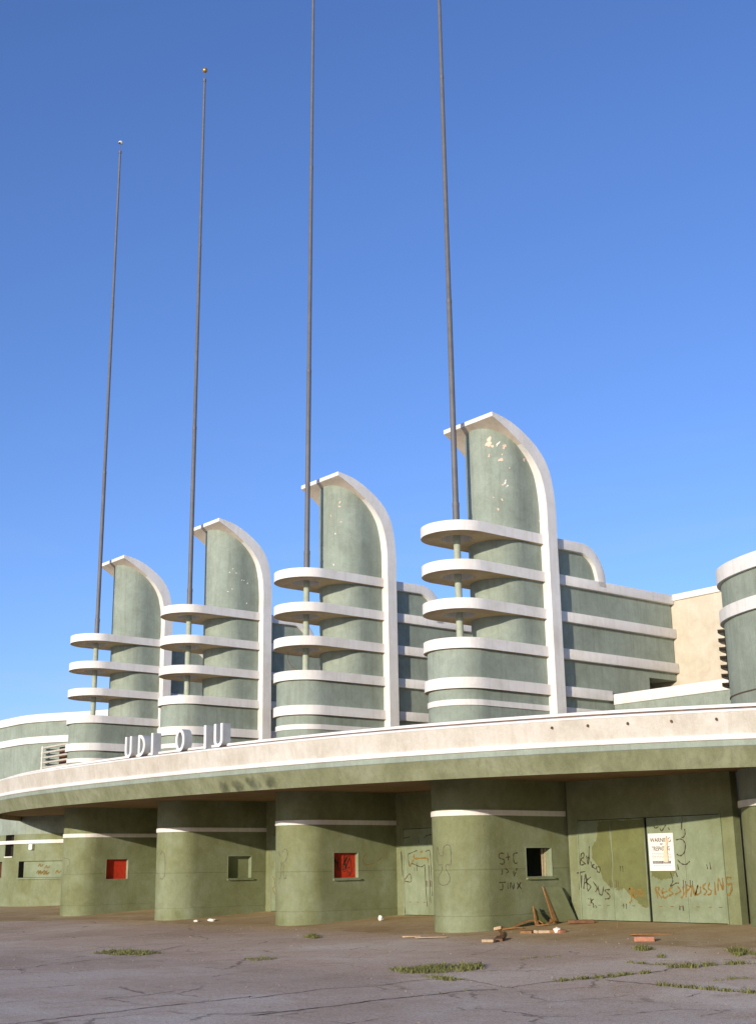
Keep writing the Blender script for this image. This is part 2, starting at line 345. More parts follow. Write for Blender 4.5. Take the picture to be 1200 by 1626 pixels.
PIERG4 = {'key': [[(-0.189, 2.06), (-0.233, 1.923), (-0.177, 1.646), (-0.085, 1.584), (-0.001, 1.593), (-0.008, 1.44), (-0.163, 1.27), (-0.169, 1.15), (-0.024, 1.066), (0.171, 1.083), (0.272, 1.2), (0.244, 1.336), (0.154, 1.472), (0.158, 1.592), (0.294, 1.59), (0.32, 1.743), (0.31, 2.05), (0.208, 2.11), (0.092, 2.037), (0.061, 1.849), (-0.018, 1.823), (-0.113, 1.886), (-0.168, 2.06)]], 'writing': [[(1.978, 1.866), (1.802, 1.861), (1.771, 1.758), (1.967, 1.687), (1.911, 1.585), (1.788, 1.603)], [(2.105, 1.893), (2.118, 1.686)], [(2.021, 1.756), (2.173, 1.772)], [(2.485, 1.874), (2.33, 1.84), (2.341, 1.615), (2.468, 1.613)], [(1.854, 1.466), (1.872, 1.346), (1.821, 1.319)], [(1.98, 1.481), (2.1, 1.394), (2.022, 1.344)], [(2.303, 1.408), (2.32, 1.27), (2.387, 1.372)], [(2.434, 1.475), (2.404, 1.407)], [(1.735, 1.11), (1.983, 1.112)], [(1.858, 1.107), (1.859, 0.938), (1.749, 0.923)], [(2.058, 1.104), (2.058, 0.933)], [(2.158, 0.931), (2.168, 1.101), (2.273, 0.928), (2.294, 1.099)], [(2.41, 1.097), (2.577, 0.921)], [(2.563, 1.1), (2.409, 0.925)]]}
PIERG3 = {'key': [[(-0.174, 2.089), (-0.029, 1.908)], [(0.048, 2.041), (0.184, 2.15), (0.293, 2.036), (0.235, 1.815), (0.051, 1.685), (-0.01, 1.508)], [(0.012, 1.774), (-0.008, 1.33), (-0.112, 1.242)], [(0.121, 1.684), (0.124, 1.33), (0.22, 1.25), (0.219, 1.373)]], 'rust': [[(3.197, 1.964), (3.074, 1.828), (3.131, 1.646), (3.374, 1.643), (3.528, 1.687)], [(4.061, 2.051), (4.042, 1.774)], [(3.682, 1.731), (3.87, 1.867)]]}
PIERG2 = [[(0.119, 2.204), (0.273, 2.065), (0.308, 1.445), (0.193, 1.253), (0.062, 1.292)], [(0.119, 2.204), (0.004, 2.069)]]
PIERG1 = [[(-0.128, 2.084), (0.216, 2.059), (0.333, 1.935), (0.298, 1.774), (0.208, 1.735), (0.227, 1.492)]]
DOORG3 = {'dog': [[(-5.935, 1.959), (-5.879, 1.566), (-5.738, 1.641), (-5.333, 1.539), (-5.129, 1.602)], [(-5.9, 1.947), (-5.485, 2.049)], [(-5.129, 1.602), (-5.095, 0.749), (-5.045, 0.306)], [(-5.08, 2.009), (-4.878, 2.027), (-4.841, 1.706), (-4.801, 0.646)], [(-4.929, 1.578), (-4.891, 0.435)], [(-6.281, 2.031), (-6.186, 1.177), (-5.887, 1.328), (-5.789, 1.154), (-5.861, 1.068), (-6.137, 1.068), (-6.168, 0.636), (-6.134, 0.099)], [(-6.128, 2.446), (-5.813, 2.482)], [(-5.132, 2.421), (-4.994, 2.504), (-4.725, 2.518)], [(-5.401, 2.471), (-5.391, 2.275)], [(-5.64, 1.521), (-5.627, 1.412)], [(-5.515, 1.671), (-5.514, 1.412)]], 'rust': [[(-5.625, 1.932), (-5.613, 1.802), (-5.021, 1.804), (-4.976, 1.664)], [(-5.844, 1.577), (-5.666, 1.759)], [(-6.168, 1.188), (-6.12, 1.068)], [(-5.351, 1.992), (-5.214, 2.012)]]}
DOORG2 = [[(-13.53, 1.818), (-13.527, 1.578)], [(-13.559, 1.259), (-13.414, 1.139), (-13.448, 0.98)], [(-13.376, 0.941), (-13.554, 0.822), (-13.337, 0.625)], [(-13.337, 0.546), (-13.3, 0.468)]]
SPOUTS = [5.96, 6.76, 7.6, 8.47, 9.32]
LETTERS = [('U', -10.39), ('D', -9.54), ('I', -8.89), ('O', -7.29), ('I', -5.96), ('U', -5.3)]
STAINS = [(-5.1, 0.42, 0.62), (-4.39, 0.42, 0.72), (-3.71, 0.42, 0.8200000000000001), (-2.95, 0.42, 0.92)]
LEAN = [0.0001, 0.0199, 0.0088, 0.0103]

LETW = plain('white_letter_face', (.82, .80, .76), .6, 0, .06, 6)
LETG = plain('shaded_letter_sides', (.42, .43, .42), .7, 0, .12, 5)  # grey puts the shade of the letter sides into their colour

# ---------------------------------------------------------------- ground
def gz(Y):
    if Y >= -1.3: return min(.06, .04 + .05 * (Y - 2.9))
    if Y >= -9: return -.17 + (-.40 + .17) * (-1.3 - Y) / 7.7
    return -.40

mb = MB()
ys = [-700, -200, -60, -30, -20, -14, -11, -9, -7.5, -6, -4.5, -3, -2, -1.3, 0, 1.5, 3.3, 60, 700]
xs = [-700, -150, -60, -35, -25, -15, -5, 5, 15, 25, 40, 150, 700]
mb.grid([[(x, y, gz(y) - .004) for x in xs] for y in ys])
lot = mb.build('parking_lot', LOT, auto=False); tag(lot, 'worn grey lavender asphalt lot with weedy joints before the green building', 'parking lot', kind='structure')

mb = MB()
edge = []
x = -60.0
rr = random.Random(3)
while x < 40:
    base = -1.35 + (-2.4 if x < -19.5 else 0) * min(1, (-19.5 - x) / 3 if x < -19.5 else 0)
    edge.append((x, base + rr.uniform(-.18, .18) + .25 * math.sin(x * .7))); x += .35
mb.grid([[(x, y, gz(y)) for x, y in edge], [(x, (y + .4) / 2, gz((y + .4) / 2)) for x, y in edge], [(x, .4, gz(.4)) for x, y in edge], [(x, 3.3, gz(3.3)) for x, y in edge], [(x, 12, gz(12)) for x, y in edge]])
apron = mb.build('entrance_apron', APRON, auto=False); tag(apron, 'dusty brown paved apron sloping up to the doors under the canopy', 'apron', kind='structure')

def joint(pts, wd):
    mb = MB(); rr = random.Random(len(pts) + int(pts[0][0] * 100))
    P = catmull(pts, 6)
    L = []; Rr = []
    for k, (x, y) in enumerate(P):
        x2, y2 = P[min(k + 1, len(P) - 1)]; x1, y1 = P[max(k - 1, 0)]
        dx, dy = x2 - x1, y2 - y1; q = math.hypot(dx, dy) or 1
        a = wd * rr.uniform(.35, 1.2); b = wd * rr.uniform(.35, 1.2)
        j = rr.uniform(-.03, .03)
        L.append((x - dy / q * (a + j), y + dx / q * (a + j), gz(y) + .003)); Rr.append((x + dy / q * (b - j), y - dx / q * (b - j), gz(y) + .003))
    mb.grid([L, Rr])
    return mb.build('joint', SOIL, lot, auto=False)
for k, l in enumerate(CRACKS):
    joint(l, (.020, .026, .018, .012, .016, .026, .02, .012, .010, .010)[k])

# ---------------------------------------------------------------- pylon towers
SP = 7.486
NB = 36
def stadium(R, yb, cy=0, ncol=1):
    """open loop: right flat side from the back to the nose, round the nose, left flat side to the back"""
    pts = [(R, yb + (cy - yb) * k / ncol) for k in range(ncol)]
    for k in range(NB + 1):
        t = math.pi / 2 - math.pi * k / NB
        pts.append((R * math.sin(t), cy - R * math.cos(t)))
    pts += [(-R, cy + (yb - cy) * k / ncol) for k in range(1, ncol + 1)]
    return pts

def tower_body(win):
    R, YB = .95, 3.12
    y1, y2 = win; z1, z2 = 1.22, 2.03
    pts = [(R, YB), (R, y2), (R, y1)] + stadium(R, YB)[1:]
    zz = []
    for z in (-.6, .26, .262, z1, 1.45, 1.452, z2, 5.0, 7.5): zz.append(z)
    rows = []; sk = []
    def ring(z, ins=0):
        r = []
        for (x, y) in pts:
            if ins:
                if y < 0:
                    q = math.hypot(x, y); x2, y2_ = x * (q - ins) / q, y * (q - ins) / q
                else: x2, y2_ = x - math.copysign(ins, x), y
                r.append((x2, y2_, z))
            else: r.append((x, y, z))
        return r
    for z, ins in ((-.6, 0), (.252, 0), (.258, .010), (.266, .010), (.272, 0), (z1, 0), (1.440, 0), (1.446, .014), (1.456, .014), (1.462, 0), (z2, 0), (5.0, 0), (7.5, 0)):
        rows.append(ring(z, ins))
    mb = MB(); n = len(pts)
    ids = [[mb.vert(p) for p in r] for r in rows]
    zs = [r[0][2] for r in rows]
    for a in range(len(rows) - 1):
        zm = (zs[a] + zs[a + 1]) / 2
        for k in range(n - 1):
            if k == 1 and z1 < zm < z2: continue
            mb.face((ids[a][k], ids[a][k + 1], ids[a + 1][k + 1], ids[a + 1][k]), True)
    mb.face([ids[a][0] for a in range(len(rows))] + [ids[a][-1] for a in range(len(rows) - 1, -1, -1)])
    return mb

def ledge_mb(z0, z1, R, yb, hole=True):
    bm = bmesh.new()
    out = stadium(R, yb)
    def loop(pts, z): return [bm.verts.new((x, y, z)) for x, y in pts]
    def ring(vs): return [bm.edges.new((vs[k], vs[(k + 1) % len(vs)])) for k in range(len(vs))]
    b = loop(out, z0); t = loop(out, z1)
    n = len(out)
    for k in range(n): bm.faces.new((b[k], b[(k + 1) % n], t[(k + 1) % n], t[k]))
    bm.faces.new(t)
    if hole:
        c = [(.47 * math.cos(2 * math.pi * k / 32), .47 * math.sin(2 * math.pi * k / 32)) for k in range(32)]
        h0 = loop(c, z0); h1 = loop(c, z0 + .26)
        for k in range(32): bm.faces.new((h0[k], h0[(k + 1) % 32], h1[(k + 1) % 32], h1[k]))
        bm.faces.new(h1)
        e = [bm.edges.get((b[k], b[(k + 1) % n])) for k in range(n)] + [bm.edges.get((h0[k], h0[(k + 1) % 32])) for k in range(32)]
        bmesh.ops.triangle_fill(bm, use_beauty=True, use_dissolve=False, edges=e)
    else: bm.faces.new(b[::-1])
    bmesh.ops.recalc_face_normals(bm, faces=bm.faces)
    return bm
def tan_underside(me, lim=-.9, mat=None):
    """give downward-facing faces a second, tan material"""
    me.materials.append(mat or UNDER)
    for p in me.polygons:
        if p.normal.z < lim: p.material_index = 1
def build_bm(bm, name, mat, parent):
    for e in bm.edges: e.smooth = not (len(e.link_faces) == 2 and e.calc_face_angle(0) > 0.6)
    for f in bm.faces: f.smooth = True
    me = D.meshes.new(name); bm.to_mesh(me); bm.free(); me.materials.append(mat)
    if mat is WHITE: tan_underside(me)
    o = D.objects.new(name, me); col.objects.link(o); o.parent = parent
    return o

FO = [(2.95, 4.9)] + catmull([(2.95, 10.2), (2.95, 11.05), (2.95, 11.9), (2.88, 12.65), (2.74, 13.25), (2.42, 13.75), (1.85, 14.19), (1.25, 14.48), (.60, 14.61)], 6)
FI = [(2.56, 4.9)] + catmull([(2.56, 10.7), (2.56, 11.3), (2.56, 11.9), (2.50, 12.52), (2.34, 13.08), (1.98, 13.58), (1.44, 14.00), (1.0, 14.28), (.60, 14.48)], 6)
def inner_z(Y):
    if Y >= 2.55: return 11.9
    for (a, b), (c, d) in zip(FI, FI[1:]):
        if c <= Y <= a and a > c: return b + (d - b) * (a - Y) / (a - c)
    return 14.4

def fin_mb():
    mb = MB(); n = len(FO); rows = []
    for k in range(n):
        z = FO[k][1]
        s = max(0, (k - n * .28) / (n * .72)); s = s * s * (3 - 2 * s); hw = 1.265 - .195 * s
        rows.append([(hw, *FO[k]), (hw, *FI[k]), (-hw, *FI[k]), (-hw, *FO[k])])
    ids = mb.grid(rows, closed=True)
    mb.face(ids[0]); mb.face(ids[-1][::-1])
    return mb

def shaft_mb():
    mb = MB(); pts = stadium(.95, 2.555, 1.78, 8)
    lv = 8
    rows = []
    for j in range(lv + 1):
        rows.append([(x, y, 7.6 + (inner_z(y) + .05 - 7.6) * j / lv) for x, y in pts])
    mb.grid(rows)
    return mb

def arch_mb():
    O = catmull([(2.94, 11.08), (4.1, 11.09), (4.42, 11.07), (4.78, 10.92), (5.06, 10.6), (5.22, 10.25), (5.27, 9.8)], 5)
    I = catmull([(2.94, 10.77), (4.05, 10.78), (4.3, 10.76), (4.58, 10.62), (4.78, 10.4), (4.88, 10.1), (4.92, 9.8)], 5)
    a = MB(); rows = [[(1.10, *o), (1.10, *i), (-1.10, *i), (-1.10, *o)] for o, i in zip(O, I)]
    ids = a.grid(rows, closed=True); a.face(ids[0]); a.face(ids[-1][::-1])
    b = MB(); n = len(I)
    P = [(y, z + .05) for y, z in I]
    for s in (-.97, .97):
        f = [b.vert((s, y, z)) for y, z in P] + [b.vert((s, 2.94, 9.8))]
        b.face(f)
    b.grid([[(-.97, y, z) for y, z in P], [(.97, y, z) for y, z in P]])
    return a, b

LZ = [10.818, 9.665, 8.544, 7.42, 6.30]
WIN = [(1.31, 2.36), (.38, 1.40), (1.31, 2.36), (.38, 1.40)]
TL = ['nearest and tallest looking green pylon tower, chipped paint on its shaft and black ticket window',
      'second pylon tower from the right, red boarded ticket window with black scribbles in its base',
      'third pylon tower from the right, green boarded ticket window and letters in front of it',
      'farthest pylon tower at the left end, plain red boarded ticket window in its base']
towers = []; kit = []
for k in range(4):
    t = empty('pylon_tower', (-SP * k, 0, 0), TL[k], 'tower', 'streamlined pylon towers on the entrance front')
    towers.append(t)
    tower_body(WIN[k]).build('base_drum', LOWGREEN, t)
    y1, y2 = WIN[k]
    # window: lining boards, sill, shutter
    dep = (.36, .15, .20, .15)[k]
    R = .95; z1, z2 = 1.22, 2.03
    fr = MB()
    fr.box(R - dep, R + .006, y1 - .002, y1 + .022, z1, z2); fr.box(R - dep, R + .006, y2 - .022, y2 + .002, z1, z2)
    fr.box(R - dep, R + .005, y1 + .022, y2 - .022, z2 - .022, z2 + .002); fr.box(R - dep, R + .005, y1 + .022, y2 - .022, z1 - .002, z1 + .022)
    wf = fr.build('ticket_window', DOORG, t)
    if k == 0:
        m2 = MB(); m2.box(R - dep, R - dep + .05, y2 - .075, y2 - .024, z1 + .024, z2 - .024); m2.box(R - dep + .12, R - dep + .15, y2 - .05, y2 - .024, z1 + .024, z2 - .024)
        m2.build('timber_stop', PALEWOOD, wf)
    else:
        m2 = MB(); m2.box(R - dep - .02, R - dep + .004, y1 - .02, y2 + .02, z1 - .02, z2 + .02)
        sh = m2.build('shutter', RED if k in (1, 3) else LOWGREEN, wf)
        if k == 2: sh['label'] = 'flush green shutter board'
        if k in (1, 3): sh['label'] = 'red shutter board'
    if k != 3:
        m2 = MB(); m2.box(R - .02, R + .075, y1 - .02, y2 + .03, z1 - .055, z1 - .004)
        m2.build('window_sill', LOWGREEN, wf)
    if k == 0:
        pb = MB(); o_ = stadium(.975, 2.985); i_ = stadium(.94, 2.985)
        pb.grid([[(x, y, z) for x, y in s] for s, z in ((i_, 2.87), (o_, 2.87), (o_, 3.015), (i_, 3.015))])
        kit.append(pb.build('lower_band', WHITE, t, auto=True))
        up_ = MB(); o_ = stadium(.956, 2.957)
        kit.append(shaft_mb().build('shaft', GREEN, t))
        fo = fin_mb().build('fin', WHITE, t); tan_underside(fo.data, -.8, UNDERCAP); kit.append(fo)
        for i, z in enumerate(LZ):
            R2 = 1.06 if i < 5 else 1
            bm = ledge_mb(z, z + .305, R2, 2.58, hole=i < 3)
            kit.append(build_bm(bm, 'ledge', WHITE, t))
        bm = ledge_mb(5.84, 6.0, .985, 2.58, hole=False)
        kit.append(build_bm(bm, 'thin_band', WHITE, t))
        hub = None
        a, b = arch_mb()
        kit.append(a.build('rear_arch', WHITE, t, bevel=.01))
        kit.append(b.build('rear_fin', GREEN, t))
        rw = MB(); rw.box(-.97, .97, 2.93, 7.2, 4.9, 9.8); rw.box(-.97, .97, 7.2, 8.55, 7.18, 9.8)
        kit.append(rw.build('rear_wing', GREEN, t))
        for z, h_, w_, yb in ((9.665, .305, 1.10, 8.575), (8.544, .305, 1.10, 8.575), (7.42, .305, 1.10, 8.575), (6.30, .305, 1.10, 5.24), (5.84, .16, 1.0, 5.24)):
            m2 = MB(); m2.box(-w_, w_, 2.94, yb, z, z + h_)
            kit.append(m2.build('rear_band', WHITE, t, bevel=.012))
    else:
        for o in kit: dup(o, t)
# upper drums in the paler green above the canopy roof
for t in towers:
    if t is towers[0]:
        m2 = MB(); o_ = stadium(.956, 2.955)
        m2.grid([[(x, y, z) for x, y in o_] for z in (4.85, 5.4, 6.4, 7.5)])
        ud = m2.build('upper_drum', GREEN, t)
    else: dup(ud, t)

# bare plaster where the paint has flaked off the shafts
def shaft_point(s, z, off):
    R = .95 + off; a = .95 * math.pi / 2
    if s > a: return Vector((R, 1.78 + s - a, z))
    th = s / .95
    return Vector((R * math.sin(th), 1.78 - R * math.cos(th), z))
def flake(t, s, z, ra, rb, mat, seed, lab=None):
    """a ragged hole in the paint, its rim curling up a little"""
    rr = random.Random(seed); mb = MB(); n = 22
    tilt = rr.uniform(-.9, -.2); ph = [rr.uniform(0, 6.28) for _ in range(4)]
    rim = []; inn = []
    for k in range(n):
        a = 2 * math.pi * k / n
        q = .78 + .26 * math.sin(2 * a + ph[0]) + .20 * math.sin(3 * a + ph[1]) + .13 * math.sin(5 * a + ph[2]) + rr.uniform(-.10, .10)
        u, v = math.cos(a) * ra * q, math.sin(a) * rb * q
        u, v = u * math.cos(tilt) - v * math.sin(tilt) * .6, u * math.sin(tilt) * .6 + v * math.cos(tilt)
        rim.append(shaft_point(s + u, z + v, -.012)); inn.append(shaft_point(s + u * .9, z + v * .9, .008 + .012 * max(0, math.sin(a + ph[3]))))
    c = mb.vert(shaft_point(s, z, .004))
    i0 = [mb.vert(p) for p in rim]; i1 = [mb.vert(p) for p in inn]
    for k in range(n):
        mb.face((i0[k], i0[(k + 1) % n], i1[(k + 1) % n], i1[k])); mb.face((i1[k], i1[(k + 1) % n], c))
    return mb.build('bare_patch', mat, t, auto=False)
sz4 = [(.14, .17), (.06, .12), (.07, .11), (.04, .07), (.08, .11), (.06, .06), (.045, .08), (.045, .06), (.04, .06), (.035, .03), (.04, .05), (.05, .055), (.04, .05), (.03, .03), (.05, .03)]
for i, ((s, z), (a, b)) in enumerate(zip(CHIP4, sz4)): flake(towers[0], s, z, a, b, FLAKEW if i in (1, 6, 8) else FLAKE, i)
flake(towers[0], .62, 13.74, .09, .08, FLAKE, 91)
for i, (s, z) in enumerate(CHIP3): flake(towers[1], s, z, .045, .06 if i < 2 else .04, FLAKEW if i in (3, 4) else FLAKE, 40 + i)
rr = random.Random(12)
for i in range(9): flake(towers[2], rr.uniform(.9, 2.1), rr.uniform(11.2, 12.9), .03, .035, FLAKEW, 60 + i)

# ---------------------------------------------------------------- painted lines (graffiti) on walls
def stroke(mb, pts, put, wd):
    P = catmull(pts, 5) if len(pts) > 2 else [tuple(pts[0]), tuple((a + b) / 2 for a, b in zip(*pts)), tuple(pts[1])]
    L = []; Rr = []
    for k, p in enumerate(P):
        q0 = P[max(k - 1, 0)]; q1 = P[min(k + 1, len(P) - 1)]
        dx, dz = q1[0] - q0[0], q1[1] - q0[1]; q = math.hypot(dx, dz) or 1
        w_ = wd * (.75 + .35 * math.sin(k * 1.7 + p[0] * 5))
        L.append(put(p[0] - dz / q * w_, p[1] + dx / q * w_)); Rr.append(put(p[0] + dz / q * w_, p[1] - dx / q * w_))
    mb.grid([L, Rr], smooth=False)
def drum_put(s, z):
    R = .954; a = .95 * math.pi / 2
    if s > a: return (R, s - a, z)
    return (R * math.sin(s / .95), -R * math.cos(s / .95), z)
def drum_graffiti(t, lines, mat, wd, label):
    mb = MB()
    for l in lines:
        # refine long lines so they follow the curve
        stroke(mb, l, drum_put, wd)
    o = mb.build('graffiti', mat, t, auto=False); o['label'] = label; o['kind'] = 'stuff'
drum_graffiti(towers[0], PIERG4['key'], PENCIL, .016, 'looping outline like a key')
drum_graffiti(towers[0], PIERG4['writing'], BLACKPAINT, .018, 'three lines of black handwriting')
drum_graffiti(towers[1], PIERG3['key'], PENCIL, .016, 'grey looping squiggle')
drum_graffiti(towers[1], PIERG3['rust'], ORANGE, .014, 'faint reddish scrawl')
drum_graffiti(towers[2], PIERG2, PENCIL, .015, 'thin oval outline')
drum_graffiti(towers[3], PIERG1, PENCIL, .013, 'faint curled line')
# black scribbles on the red shutter of the second tower
mb = MB(); rr = random.Random(5)
sx = .95 - .15 + .010
for y0 in (.52, .98):
    for j in range(5):
        stroke(mb, [(y0 + rr.uniform(-.12, .2), 1.28 + rr.uniform(0, .3)), (y0 + rr.uniform(-.12, .25), 1.6 + rr.uniform(-.15, .15)), (y0 + rr.uniform(-.1, .2), 1.75 + rr.uniform(0, .2)), (y0 + rr.uniform(-.1, .2), 1.4 + rr.uniform(0, .3))], lambda s, z: (sx, s, z), .014)
sh3 = [o for o in D.objects if o.name.startswith('ticket_window') and o.parent == towers[1]][0]
mb.build('scribble', BLACKPAINT, sh3, auto=False)['kind'] = 'stuff'

# ---------------------------------------------------------------- entrance walls with doors between the towers
def bay(cx, label):
    b = empty('entrance_wall', (cx, 2.97, 0), label, 'entrance wall', 'door walls between the pylon towers')
    mb = MB(); mb.box(-2.80, 2.80, .02, .30, 2.74, 4.2); mb.build('upper_wall', LOWGREEN, b)
    mb = MB(); mb.box(-2.80, -2.44, .02, .30, -.3, 2.74); mb.build('side_pier', LOWGREEN, b)
    mb = MB(); mb.box(2.44, 2.80, .02, .30, -.3, 2.74); mb.build('side_pier', LOWGREEN, b)
    mb = MB(); mb.box(-2.44, 2.44, .10, .13, -.3, 2.74); mb.build('dark_backing', DARK, b)
    for i, x0 in enumerate((-2.43, -1.235, .04, 1.235)):
        mb = MB(); mb.box(x0, x0 + 1.187, 0, .05, .065, 2.725)
        d = mb.build('door', DOORG, b, bevel=.006, segs=1)
        h = MB()
        yy = x0 + (1.08 if i in (0, 2) else .10)
        h.box(yy, yy + .018, -.012, .004, .93, 1.12); h.build('pull_slot', SOIL, d)
        h = MB(); h.box(yy + .07, yy + .085, -.012, .004, .93, 1.10); h.build('pull_slot', SOIL, d)
        for q in (.25, .62, .93):
            g = MB(); g.box(x0 + q, x0 + q + .10, -.006, .003, .445, .462); g.build('bolt_plate', RUST, d)
    mb = MB(); mb.box(-2.44, -2.40, -.02, .02, .05, 2.74); mb.build('jamb', DOORG, b)
    mb = MB(); mb.box(2.40, 2.44, -.02, .02, .05, 2.74); mb.build('jamb', DOORG, b)
    return b
BL = ['entrance wall with WARNING sign and orange scrawl, right of the nearest tower',
      'entrance wall with a spray painted dog outline, behind and left of the nearest tower',
      'narrow glimpse of green door wall left of the second tower from the right',
      'entrance wall hidden deep between the two farthest towers',
      'entrance wall left of the farthest tower, beside the windowed wing']
bays = [bay(3.743 - SP * k + (.085 if k == 0 else 0), BL[k]) for k in range(5)]
def wall_graffiti(b, lines, mat, wd, label, off=-.006):
    cx = b.location.x; mb = MB()
    for l in lines: stroke(mb, l, lambda s, z: (s - cx, off, z), wd)
    o = mb.build('graffiti', mat, b, auto=False); o['label'] = label; o['kind'] = 'stuff'
def cover(b, poly, y0=-.003, seed=1):
    cx = b.location.x; mb = MB(); rr = random.Random(seed)
    P = []
    for k in range(len(poly)):
        a = poly[k]; c = poly[(k + 1) % len(poly)]
        for j in range(5): P.append((a[0] + (c[0] - a[0]) * j / 5 + rr.uniform(-.03, .03), a[1] + (c[1] - a[1]) * j / 5 + rr.uniform(-.03, .03)))
    mb.face([mb.vert((x - cx, y0, z)) for x, z in P])
    o = mb.build('cover_paint', OLIVE, b, auto=False); o['label'] = 'olive patch of covering paint'
cover(bays[0], [(2.21, 2.70), (2.57, 2.70), (2.57, .90), (2.50, .92), (2.25, 1.08), (2.11, 1.45), (1.90, 1.67), (1.87, 1.96), (2.06, 2.17), (2.15, 2.5)], seed=2)
cover(bays[0], [(2.62, 2.70), (3.75, 2.70), (3.75, .45), (3.64, .38), (3.37, .59), (2.95, .88), (2.75, .85), (2.62, .90)], seed=3)
cover(bays[0], [(3.92, 1.42), (3.93, 1.22), (4.05, 1.16), (4.26, 1.13), (4.52, 1.15), (4.74, 1.29), (4.72, 1.42)], seed=4)
wall_graffiti(bays[0], DOORG_['tag'], BLACKPAINT, .021, 'dark brown tag in two lines')
wall_graffiti(bays[0], DOORG_['scrawl'], ORANGE, .027, 'ochre words NO TRESPASSING in wobbly capitals', -.007)
wall_graffiti(bays[0], DOORG_['squiggle'], BLACKPAINT, .018, 'dark squiggles beside the sign', -.0065)
wall_graffiti(bays[1], DOORG3['dog'], BLACKPAINT, .016, 'large outline of a dog-like figure')
wall_graffiti(bays[1], DOORG3['rust'], ORANGE, .035, 'ochre strokes over the outline', -.007)
wall_graffiti(bays[2], DOORG2, ORANGE, .022, 'short ochre marks')

# ---------------------------------------------------------------- canopy
CC = (-9.898, -4.823, 1.301, .615)
def cz(X): return 3.65 - .0087 * (X + 2)          # height of the lower canopy edge
def cyf(X):
    u = (X - CC[0]) / 15
    return CC[1] + CC[2] * u * u + CC[3] * u ** 4
def cpt(X, off, z):
    """point of the canopy edge curve at X, moved outwards by off, z above the lower edge"""
    y = cyf(X); s = (cyf(X + .01) - cyf(X - .01)) / .02
    q = math.hypot(s, 1)
    return (X + off * s / q, y - off / q, cz(X) + z)
CX = [-36 + 50.0 * k / 160 for k in range(161)]
can = empty('entrance_canopy', (-11.23, -1, 3.7), 'long curved concrete canopy with cream fascia and green underside over the entrances', 'canopy')
def sweep(name, prof, mat, closed=False, parent=can):
    mb = MB()
    if closed:
        ids = mb.grid([[cpt(X, o, z) for o, z in prof] for X in CX], closed=True)
        mb.face(ids[0]); mb.face(ids[-1][::-1])
    else: mb.grid([[cpt(X, o, z) for o, z in prof] for X in CX])
    o = mb.build(name, mat, None)
    o.parent = parent; o.matrix_parent_inverse = Matrix.Translation(-parent.location)
    return o
sweep('fascia', [(.25, .715), (.275, .86), (.31, 1.06), (.33, 1.165)], FASCIA)
sweep('top_bead', [(.33, 1.165), (.36, 1.19), (.36, 1.225), (.32, 1.245), (.06, 1.245)], WHITE)
sweep('drip_roll', [(.24, .575), (.30, .59), (.315, .635), (.30, .685), (.265, .712), (.25, .715)], WHITE)
sweep('edge_band', [(.215, .44), (.236, .455), (.24, .575)], GREEN)
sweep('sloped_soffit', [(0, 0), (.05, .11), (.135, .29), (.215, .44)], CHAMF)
sweep('groove', [(.06, 1.245), (.0, 1.225), (-.14, 1.225), (-.16, 1.335)], TAR)
sweep('roof_lip', [(-.16, 1.335), (-.155, 1.40), (-.22, 1.415), (-.34, 1.41), (-.36, 1.2)], WHITE)
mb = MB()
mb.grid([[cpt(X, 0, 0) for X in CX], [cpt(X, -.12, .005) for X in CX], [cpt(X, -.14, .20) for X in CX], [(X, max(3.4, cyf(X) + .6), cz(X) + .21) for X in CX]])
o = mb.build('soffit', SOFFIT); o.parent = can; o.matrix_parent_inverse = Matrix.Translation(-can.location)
mb = MB(); mb.grid([[cpt(X, -.36, 1.2) for X in CX], [(X, max(5.3, cyf(X) + .9), cz(X) + 1.28) for X in CX]])
o = mb.build('roof_deck', TAR); o.parent = can; o.matrix_parent_inverse = Matrix.Translation(-can.location)
